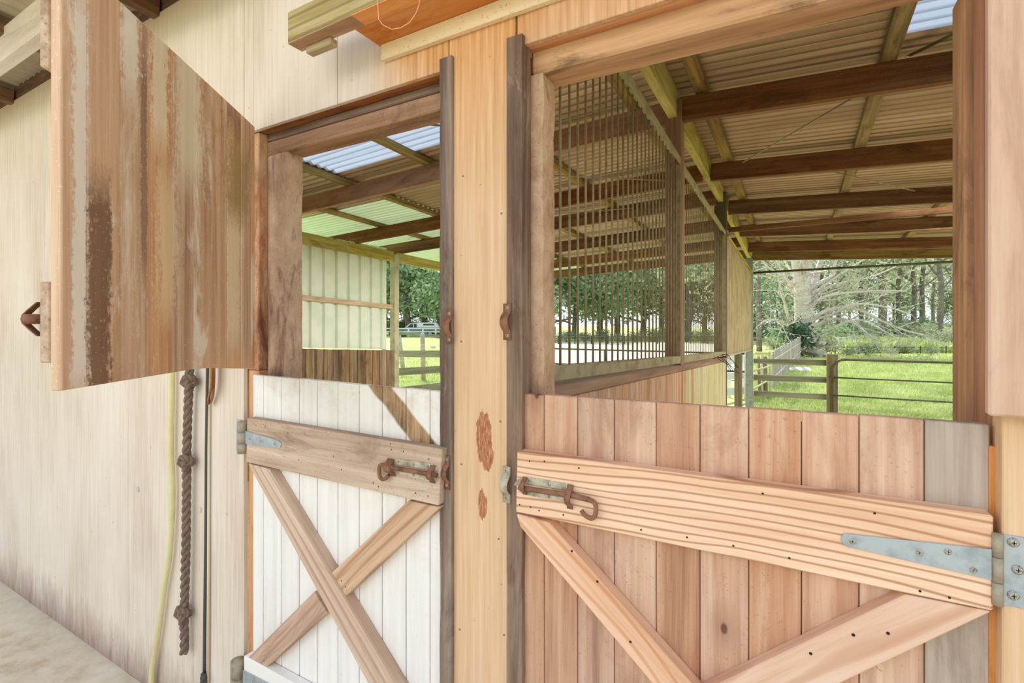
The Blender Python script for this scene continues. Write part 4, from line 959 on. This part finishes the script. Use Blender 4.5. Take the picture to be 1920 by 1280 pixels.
# trees -------------------------------------------------------------------------
def leaf_cloud(bm, centres, n, spread, size, rr, flat_=.7):
    for c in centres:
        for i in range(n):
            p = c+Vector((rr.gauss(0, spread), rr.gauss(0, spread), rr.gauss(0, spread*flat_)))
            a = Vector((rr.uniform(-1, 1), rr.uniform(-1, 1), rr.uniform(-1, .6))).normalized(); b = a.cross(Vector((rr.uniform(-1, 1), rr.uniform(-1, 1), rr.uniform(-1, 1)))).normalized()
            s_ = size*rr.uniform(.6, 1.3); bm.faces.new([bm.verts.new(q) for q in (p-a*s_, p+b*s_*.42, p+a*s_, p-b*s_*.42)])
def limb(bm, p, d, L, r, rr, depth, tips, bend=.35, kids=(2, 3), up=.1, seg=5, spread_=.8):
    P = [p]; n = 4; dd = d.normalized()
    for i in range(n):
        dd = (dd+Vector((rr.gauss(0, bend), rr.gauss(0, bend), rr.gauss(0, bend)+up))*.35).normalized(); P.append(P[-1]+dd*L/n)
    tube_bm(bm, P, r, seg, r*.55, cap=False)
    if depth <= 0: tips.append(P[-1]); tips.append(P[-2]); return
    for i in range(rr.randint(*kids)):
        k_ = rr.randint(2, n); nd = (dd+Vector((rr.gauss(0, spread_), rr.gauss(0, spread_), rr.gauss(0, spread_*.6)))).normalized()
        limb(bm, P[k_], nd, L*rr.uniform(.55, .8), r*.55*(1 if k_ == n else .9), rr, depth-1, tips, bend, kids, up, max(3, seg-1), spread_)
def make_tree(name, h, seed, bark, leafm, trunk_r=.28, clear=.35, n=26, spread=.9, size=.28, depth=2, kids=(2, 3), crown_w=.28, nb=9):
    rr = random.Random(seed); bm = bmesh.new(); P = [Vector((0, 0, -.1))]
    for i in range(8): P.append(P[-1]+Vector((rr.gauss(0, .05)*h*.12, rr.gauss(0, .05)*h*.12, h/8*.97)))
    tube_bm(bm, P, trunk_r, 8, trunk_r*.25); tips = [P[-1]]
    for i in range(nb):
        f_ = clear+(1-clear)*(i+.5)/nb; p = P[0].lerp(P[-1], 0); q = f_*8; p = P[int(q)].lerp(P[min(8, int(q)+1)], q-int(q)); a = rr.uniform(0, 6.28)
        limb(bm, p, Vector((math.cos(a), math.sin(a), rr.uniform(.2, .8))), h*crown_w*(1.15-f_*.6)*rr.uniform(.7, 1.1), trunk_r*.32, rr, depth, tips, kids=kids)
    t = thing(name, (0, 0, 0)); bm_obj('trunk', bm, bark, t, None, True)
    bm = bmesh.new(); leaf_cloud(bm, tips, n, spread, size, rr); fo = bm_obj('foliage', bm, leafm, t, None); fo['kind'] = 'stuff'
    return t
protos = [make_tree('gum_tree', 17, 3, M['bark_dark'], M['leaf_gum'], .3, .3, 13, .95, .26, 2),
          make_tree('gum_tree', 19, 8, M['bark_mid'], M['leaf_gum'], .34, .35, 12, 1.0, .26, 2),
          make_tree('gum_tree', 15, 21, M['bark_dark'], M['leaf_gum'], .26, .22, 14, .9, .25, 2),
          make_tree('leafy_tree', 11, 33, M['bark_dark'], M['leaf_dark'], .3, .12, 34, .8, .26, 2, crown_w=.36, nb=11),
          make_tree('leafy_tree', 12, 41, M['bark_dark'], M['leaf_bright'], .4, .12, 44, .9, .3, 2, crown_w=.42, nb=12)]
index_kids()
used = [False]*len(protos); TR = random.Random(9)
def put_tree(k_, px, t, label, group, sc_=1.0, cat='tree'):
    p = CAM+ray(px, 608)*t; p.z = 0
    Mx = Matrix.Translation(p) @ Matrix.Rotation(TR.uniform(0, 6.28), 4, 'Z') @ Matrix.Scale(sc_, 4)
    if not used[k_]: o = protos[k_]; used[k_] = True; o.matrix_basis = Mx; WM[o.name] = Mx
    else: o = copy_tree(protos[k_], Mx)
    tag(o, label, cat, group); return o
# straight gums that stand apart from the rest
put_tree(0, 1762, 34, 'tall straight gum tree at the right edge of the far opening', None, .72)
put_tree(0, 1715, 44, 'gum tree on the grass mound, next left of the right-hand gum', None, .8)
put_tree(2, 1412+12, 30, 'slender forked gum tree just right of the steel corner post', None, .62)
put_tree(0, 1655, 42, 'dark-trunked gum tree behind the long fallen pale branches', None, .85)
for i in range(13):
    px = 1395+i*36+TR.uniform(-10, 10); put_tree(TR.choice([0, 1, 2]), px, TR.uniform(48, 66), 'gum tree in the open forest beyond the right paddock', 'gum trees of the forest beyond the right paddock', TR.uniform(.8, 1.05) if px > 1470 else .5)
for i in range(12):
    px = 1385+i*42+TR.uniform(-10, 10); put_tree(TR.choice([3, 3, 0, 2]), px, TR.uniform(80, 100), 'low bushy tree at the back of the forest beyond the right paddock', 'bushy trees at the back of the right forest', TR.uniform(.7, .95) if px > 1475 else .42)
for i in range(11):
    px = 990+i*42+TR.uniform(-10, 10); put_tree(TR.choice([4, 3, 4]), px, TR.uniform(50, 70), 'leafy tree beyond the sand arena, seen through the steel bars', 'leafy trees beyond the sand arena', TR.uniform(.85, 1.1))
for i in range(5):
    px = 735+i*30; put_tree(4, px, TR.uniform(76, 84), ['dense green tree at the left edge of the view behind the truck bonnet', 'dense green tree right behind the cab of the parked truck', 'dense green tree right behind the white canopy of the truck', 'dense green tree behind the truck tail, partly hidden by the door frame', 'dense green tree furthest right of the row behind the truck'][i], 'dense green trees behind the parked truck', TR.uniform(1.25, 1.4))
for i in range(5):
    px = 725+i*34; put_tree(3, px, TR.uniform(95, 110), 'dark green tree behind the dense bright ones left', 'dark trees at the back of the left paddock', TR.uniform(1.2, 1.5))

# the big pale spreading tree
def big_tree():
    t = 25.5; R_ = Vector((CO, SI, 0)); Fw = Vector((-SI, CO, 0)); b = onZ(1508, 608+1.62*FPX/t, 0)
    T = thing('spreading_tree', b, label='huge pale-barked tree with bare spreading limbs and ivy at its foot', cat='tree')
    rr = random.Random(17)
    def P3(px, py, dd=0.): return CAM+ray(px, py)*(t+dd)-b
    bm = bmesh.new(); tips = []
    def path(pts, r0, r1, dd, sub=True, seg=7):
        n = len(pts); Q = smooth([P3(a, c_, dd*i/(n-1)) for i, (a, c_) in enumerate(pts)], 3); tube_bm(bm, Q, r0, seg, r1, cap=False)
        if sub:
            for i in range(2, len(Q)):
                if rr.random() < .62:
                    d_ = (Q[min(i+1, len(Q)-1)]-Q[i-1]).normalized(); nd = d_*.8+Vector((rr.gauss(0, .7), rr.gauss(0, .7), rr.gauss(.1, .6)))
                    limb(bm, Q[i], nd, rr.uniform(.8, 1.9), max(.012, (r0+(r1-r0)*i/len(Q))*.4), rr, 2, tips, .5, (1, 3), .05, 4, .7)
    path([(1508, 668), (1510, 640), (1508, 600), (1505, 560), (1506, 520), (1512, 480), (1516, 430)], .55, .24, .0, True, 12)
    path([(1508, 610), (1500, 560), (1496, 520), (1488, 470), (1480, 420)], .3, .15, -.5)
    path([(1512, 600), (1520, 560), (1530, 520), (1545, 470)], .26, .12, .6)
    for pts, r0, dd in (([(1514, 590), (1530, 565), (1560, 552), (1600, 548), (1650, 545), (1700, 546)], .14, -1.5),
                        ([(1516, 612), (1535, 590), (1565, 578), (1610, 580), (1650, 600), (1700, 620), (1745, 630)], .15, -2.5),
                        ([(1516, 622), (1545, 602), (1580, 598), (1610, 612), (1635, 632), (1655, 640)], .12, -3.),
                        ([(1514, 575), (1540, 545), (1580, 530), (1630, 520), (1680, 500)], .13, 1.5),
                        ([(1512, 565), (1545, 535), (1590, 505), (1630, 480)], .12, -1.),
                        ([(1516, 600), (1560, 590), (1600, 570), (1660, 575), (1710, 590)], .09, -3.5),
                        ([(1500, 625), (1485, 610), (1475, 585), (1468, 560), (1450, 540)], .14, -1.),
                        ([(1500, 632), (1480, 618), (1462, 602), (1440, 600), (1425, 606)], .12, -2.),
                        ([(1500, 560), (1480, 530), (1465, 505), (1450, 480)], .13, 1.),
                        ([(1500, 545), (1470, 520), (1440, 500), (1420, 480)], .1, -1.5),
                        ([(1516, 640), (1560, 615), (1605, 600), (1640, 610), (1690, 640)], .09, -4.),
                        ([(1498, 530), (1478, 500), (1462, 470)], .12, 2.)):
        path(pts, r0*.8, .024, dd)
    for a in range(9):     # root flare
        an = a/9*6.28; tube_bm(bm, [Vector((math.cos(an)*1.0, math.sin(an)*1.0, -.05)), Vector((math.cos(an)*.6, math.sin(an)*.6, .25)), Vector((math.cos(an)*.35, math.sin(an)*.35, .9))], .2, 6, .25, cap=False)
    bm_obj('trunk_and_limbs', bm, M['bark_pale'], T, Matrix.Translation(b), True)
    bm = bmesh.new(); rr.shuffle(tips); leaf_cloud(bm, tips[:420], 6, .3, .085, rr); tag(bm_obj('foliage', bm, M['leaf_gum'], T, Matrix.Translation(b)), kind='stuff')
    bm = bmesh.new(); cs = [P3(px, py, -.6) for px, py in ((1495, 640), (1490, 632), (1500, 625), (1506, 640), (1487, 622), (1482, 612), (1510, 630), (1500, 650), (1478, 628), (1503, 612))]
    leaf_cloud(bm, cs, 90, .33, .11, rr); tag(bm_obj('ivy', bm, M['leaf_ivy'], T, Matrix.Translation(b)), kind='stuff')
big_tree()

# shrubs
def make_bush(seed, mat):
    rr = random.Random(seed); t = thing('shrub'); bm = bmesh.new(); tips = []
    for i in range(9):
        a = rr.uniform(0, 6.28); limb(bm, Vector((rr.uniform(-.2, .2), rr.uniform(-.2, .2), -.05)), Vector((math.cos(a)*.7, math.sin(a)*.7, 1)), .7, .025, rr, 1, tips, .4, (2, 3), .1, 4)
    bm_obj('stems', bm, M['bark_dark'], t, None); bm = bmesh.new(); leaf_cloud(bm, tips, 22, .2, .075, rr); o = bm_obj('foliage', bm, mat, t, None); o['kind'] = 'stuff'; return t
bushes = [make_bush(3, M['leaf_gum']), make_bush(5, M['leaf_dark']), make_bush(6, M['leaf_bright'])]
index_kids(); bused = [False]*3
def put_bush(k_, px, t, s_, label, group=None):
    p = CAM+ray(px, 608)*t; p.z = 0; Mx = Matrix.Translation(p) @ Matrix.Rotation(TR.uniform(0, 6), 4, 'Z') @ Matrix.Scale(s_, 4)
    if not bused[k_]: o = bushes[k_]; bused[k_] = True; o.matrix_basis = Mx; WM[o.name] = Mx
    else: o = copy_tree(bushes[k_], Mx)
    tag(o, label, 'shrub', group)
put_bush(2, 1478, 31, 1.5, 'bright green bush left of the big pale tree, behind the palings')
put_bush(0, 1450, 33, .8, 'small sapling bush on the grass left of the bright bush')
put_bush(0, 1542, 27, 1.1, 'pale leafy bush directly right of the big pale trunk')
put_bush(2, 1545, 36, 1.5, 'bright bush between the big trunk and the yard panels')
put_bush(1, 1590, 25, .38, 'low dark bush in front of the yard panels')
put_bush(1, 1700, 42, 1.9, 'dark shrub under the gum trees on the mound')
put_bush(1, 1680, 44, 1.5, 'dark shrub next left of the mound shrub')
put_bush(0, 1740, 38, 1.8, 'rounded pale shrub left of the right-hand gum')
put_bush(0, 1785, 30, 1.4, 'grey-green scrub at the foot of the right-hand gum')
for i in range(11): put_bush(TR.choice([0, 1]), 1626+i*15, TR.uniform(26, 31), TR.uniform(.35, .6), 'low scrub along the far paddock fence line', 'low scrub along the far paddock fence')
for i in range(12): put_bush(TR.choice([0, 1, 1]), 1000+i*32, TR.uniform(43, 47), TR.uniform(.8, 1.2), 'shrub along the far edge of the sand arena', 'shrubs along the far edge of the arena')
for i in range(26): put_bush(TR.choice([0, 1, 2]), 1390+i*17, TR.uniform(50, 60), TR.uniform(1.3, 2.0), 'understorey shrub at the foot of the forest', 'understorey shrubs of the right forest')
for i in range(10): put_bush(TR.choice([1, 2]), 735+i*14, TR.uniform(78, 82), TR.uniform(1.4, 2.2), 'shrub under the trees behind the parked truck', 'shrubs under the trees behind the truck')

# paling fence running away from the stable
pa = thing('paling_fence', onZ(1450, 735), label='silver-grey split paling fence running away from the stable', cat='fence')
A, B = onZ(1447, 733), onZ(1500, 672); n = 46
for i in range(n):
    t = i/(n-1); p = A.lerp(B, t); d_ = (B-A).normalized(); h = .93+.12*t+rd.uniform(-.05, .05); w2 = rd.uniform(.05, .075); le = rd.uniform(-.02, .02)
    pts = [p-d_*w2, p+d_*w2, p+d_*(w2*.9+le)+Vector((0, 0, h-.03)), p+d_*le+Vector((0, 0, h)), p-d_*(w2*.9-le)+Vector((0, 0, h-.02))]
    pts[0].z = pts[1].z = -.02; prism('paling', pts, d_.cross(Vector((0, 0, 1)))*.025, (0, 0, 1), M['fence_pale'], pa, .004)
for z in (.3, .72): bar4('rail', A+Vector((.05, 0, z)), B+Vector((.05, 0, z)), .03, .06, M['fence_pale'], pa)
# pale yellowish pipe gate leaning in front of it
yg = thing('pipe_gate', onZ(1440, 765), label='pale yellow pipe gate swung open behind the steel corner post', cat='gate')
q = [atD(1416, 662, 10.0), atD(1438, 662, 10.6), atD(1443, 667, 10.8), atD(1444, 768, 10.8)]
tube('frame_pipe', smooth(q, 3), .022, M['pale_pipe'], yg, 8)
tube('frame_pipe', [atD(1427, 666, 10.4), atD(1431, 766, 10.4)], .02, M['pale_pipe'], yg, 8)
for a, b in (((1413, 695), (1444, 686)), ((1413, 729), (1438, 714)), ((1413, 760), (1434, 745))): tube('brace_pipe', [atD(*a, 9.9), atD(*b, 10.7)], .02, M['pale_pipe'], yg, 8)
for px in (1424, 1434): tube('upright', [atD(px, 668, 10.9), atD(px+2, 764, 10.9)], .045, M['bark_mid'], yg, 8)
# white rails seen left of the steel post
wp_ = thing('white_rail_panel', atD(1385, 760, 11), label='white board panel and rails just left of the steel corner post', cat='fence')
for py0, py1 in ((664, 684), (700, 712), (728, 742)):
    prism('board', [atD(1350, py0, 10.2), atD(1404, py0-3, 11.2), atD(1404, py1-3, 11.2), atD(1350, py1, 10.2)], Vector((0, .03, 0)), (1, 0, 0), M['white_paint'], wp_, .002)
for px in (1366, 1397): tube('post', [atD(px, 775, 11), atD(px, 660, 11)], .05, M['white_paint'], wp_, 8)
# white marker post and pale object near the fence
tag(post3('marker_post', 1499, 634, 669, 2.2, M['white_paint'])[0], 'slim white marker post at the end of the paling fence', 'post')
bm = bmesh.new(); bmesh.ops.create_icosphere(bm, subdivisions=2, radius=.3)
for v in bm.verts: v.co = Vector((v.co.x*1.5, v.co.y, v.co.z*.35))*(1+.3*noise.noise(v.co*5))
tag(bm_obj('feed_sack', bm, M['white_bag'], None, Matrix.Translation(onZ(1500, 693, .06))), 'pale crumpled sack on the grass right of the palings', 'sack')
# logs at the foot of the tree
for i, (a, b) in enumerate((((1466, 655), (1500, 650)), ((1478, 652), (1510, 656)), ((1500, 655), (1530, 664)), ((1510, 660), (1535, 668)))):
    tag(tube('fallen_branch', [atD(*a, 24.5), atD((a[0]+b[0])/2, (a[1]+b[1])/2-2, 24.3), atD(*b, 24.1)], .12, M['bark_dark'], None, 7, .06), 'dark fallen branch lying at the foot of the big pale tree', 'branch', 'fallen branches at the foot of the big tree')
# far paddock fence in the right view
ff = thing('wire_fence', onZ(1680, 664), label='thin dark wire and post fence across the far side of the green paddock', cat='fence')
for px in (1530, 1566, 1588, 1632, 1678, 1726, 1774): post3('post', px, 648, 663, 2.4, M['pipe'], 0, ff)
t_ = 1.62*FPX/55
for py, r in ((650, .02), (656, .012)): tube('wire', [atD(1510, py, t_), atD(1800, py+2, t_)], r, M['pipe'], ff, 5)
tag(post3('timber_post', 1610, 649, 664, 4.5, M['fence_post'])[0], 'short timber post standing in front of the yard panels', 'post')
fl = thing('far_rail_fence', onZ(1430, 650), label='brown post and rail fence on the sunny slope left of the big tree', cat='fence')
t_ = 1.62*FPX/42
for px in (1385, 1398, 1412, 1426, 1449, 1463, 1476): post3('post', px, 632, 649, 1.8, M['bark_mid'], 0, fl)
for py in (634, 640): tube('rail', [atD(1380, py, t_), atD(1480, py, t_)], .04, M['bark_mid'], fl, 6)
# yard panels and trailer
yp = thing('yard_panels', onZ(1590, 655), label='pale steel cattle yard panels standing behind the low scrub', cat='yard panels')
t_ = 34.
for py in (633, 639, 645, 651, 657): tube('rail_pipe', [atD(1562, py, t_), atD(1611, py, t_)], .03, M['yard_steel'], yp, 6)
for px in (1562, 1572, 1583, 1595, 1603, 1611): tube('upright_pipe', [atD(px, 631, t_), atD(px, 608+1.62*FPX/t_, t_)], .035, M['yard_steel'], yp, 6)
for px in (1592, 1601): tube('tall_pipe', [atD(px, 624, t_+.5), atD(px, 650, t_+.5)], .03, M['white_paint'], yp, 6)
bm = bmesh.new(); ring = [Vector((math.cos(a)*.12, 0, math.sin(a)*.12)) for a in [i*.5236 for i in range(13)]]; tube_bm(bm, ring, .03, 6); bm_obj('hoop', bm, M['yard_steel'], yp, Matrix.Translation(atD(1607.5, 636, t_-.3)))
sg = tag(prism('sheet_board', [atD(1568, 632, 33), atD(1586, 632, 33), atD(1586, 645, 33), atD(1568, 645, 33)], Fw_ := Vector((-SI, CO, 0))*.04, (1, 0, 0), M['white_bag'], None, .005), 'pale rectangular board fixed on the cattle yard panels', 'board')
# little blue-grey crate yard seen through the first bars
bs = thing('blue_gate', onZ(1027, 640), label='small blue-grey gate with white rails beyond the arena, behind the first bars', cat='gate')
t_ = 44.
for py in (622, 627, 632, 637): tube('rail', [atD(1019, py, t_), atD(1041, py, t_)], .04, M['white_paint'], bs, 5)
for px in (1019, 1030, 1041): tube('upright', [atD(px, 612, t_), atD(px, 608+1.62*FPX/t_, t_)], .06, M['ute_green'], bs, 5)
ar = thing('arena_fence', onZ(1150, 640), label='low dark pipe fence along the far edge of the sand arena', cat='fence')
t_ = 41.
for px in range(985, 1420, 31): tube('post', [atD(px, 629, t_), atD(px, 608+1.62*FPX/t_, t_)], .05, M['pipe'], ar, 5)
for py in (631, 638): tube('rail', [atD(970, py, t_), atD(1420, py, t_)], .035, M['pipe'], ar, 5)

# grass --------------------------------------------------------------------------
def blades(name, n, f, hmin, hmax, seed, mat):
    rr = random.Random(seed); V = []; F = []
    for i in range(n):
        p = f(rr)
        if p is None: continue
        a = rr.uniform(0, 6.28); h = rr.uniform(hmin, hmax); w2 = h*.11; dx, dy = math.cos(a)*w2, math.sin(a)*w2; lx, ly = rr.gauss(0, .35)*h, rr.gauss(0, .35)*h
        k_ = len(V); V += [(p.x-dx, p.y-dy, -.01), (p.x+dx, p.y+dy, -.01), (p.x+lx*.4+dx*.7, p.y+ly*.4+dy*.7, h*.6), (p.x+lx*.4-dx*.7, p.y+ly*.4-dy*.7, h*.6), (p.x+lx, p.y+ly, h)]
        F += [(k_, k_+1, k_+2, k_+3), (k_+3, k_+2, k_+4)]
    me = bpy.data.meshes.new(name); me.from_pydata(V, [], F); me.update(); o = mesh_obj(name, me, mat, None, Matrix.Identity(4)); return o
def scatter(px0, px1, py0, py1):
    def f(rr):
        px = rr.uniform(px0, px1); py = rr.uniform(py0, py1); p = onZ(px, py, 0)
        if p.y < 8.25 and -4.9 < p.x < 3.6: return None
        return p
    return f
tag(blades('grass_blades', 52000, scatter(1405, 1800, 664, 800), .05, .13, 1, M['blade']), 'short bright green grass of the right paddock', 'grass', kind='stuff')
tag(blades('tall_grass', 9000, scatter(1590, 1800, 636, 662), .3, .8, 2, M['blade']), 'long pale grass on the mound in front of the forest', 'grass', kind='stuff')
tag(blades('grass_tufts', 16000, scatter(740, 850, 634, 740), .03, .09, 3, M['blade']), 'mown grass of the left paddock around the leaning posts', 'grass', kind='stuff')

# nested assemblies: their main mesh becomes the part, its pieces the sub-parts
index_kids()
for em in [o for o in bpy.data.objects if o.type == 'EMPTY' and o.parent is not None]:
    ks = KIDS.get(em.name, [])
    if not ks: continue
    main = ks[0]; par = em.parent; base = em.name; WM[main.name] = WM[em.name] @ main.matrix_basis
    old = main.name; em.name = 'tmp_'+base; main.name = base; WM[main.name] = WM.pop(old) if old in WM else WM[main.name]
    main.parent = par; main.matrix_basis = WM[par.name].inverted() @ WM[main.name]
    for c in ks[1:]:
        c.parent = main; c.matrix_basis = WM[main.name].inverted() @ WM[c.name]
    bpy.data.objects.remove(em)
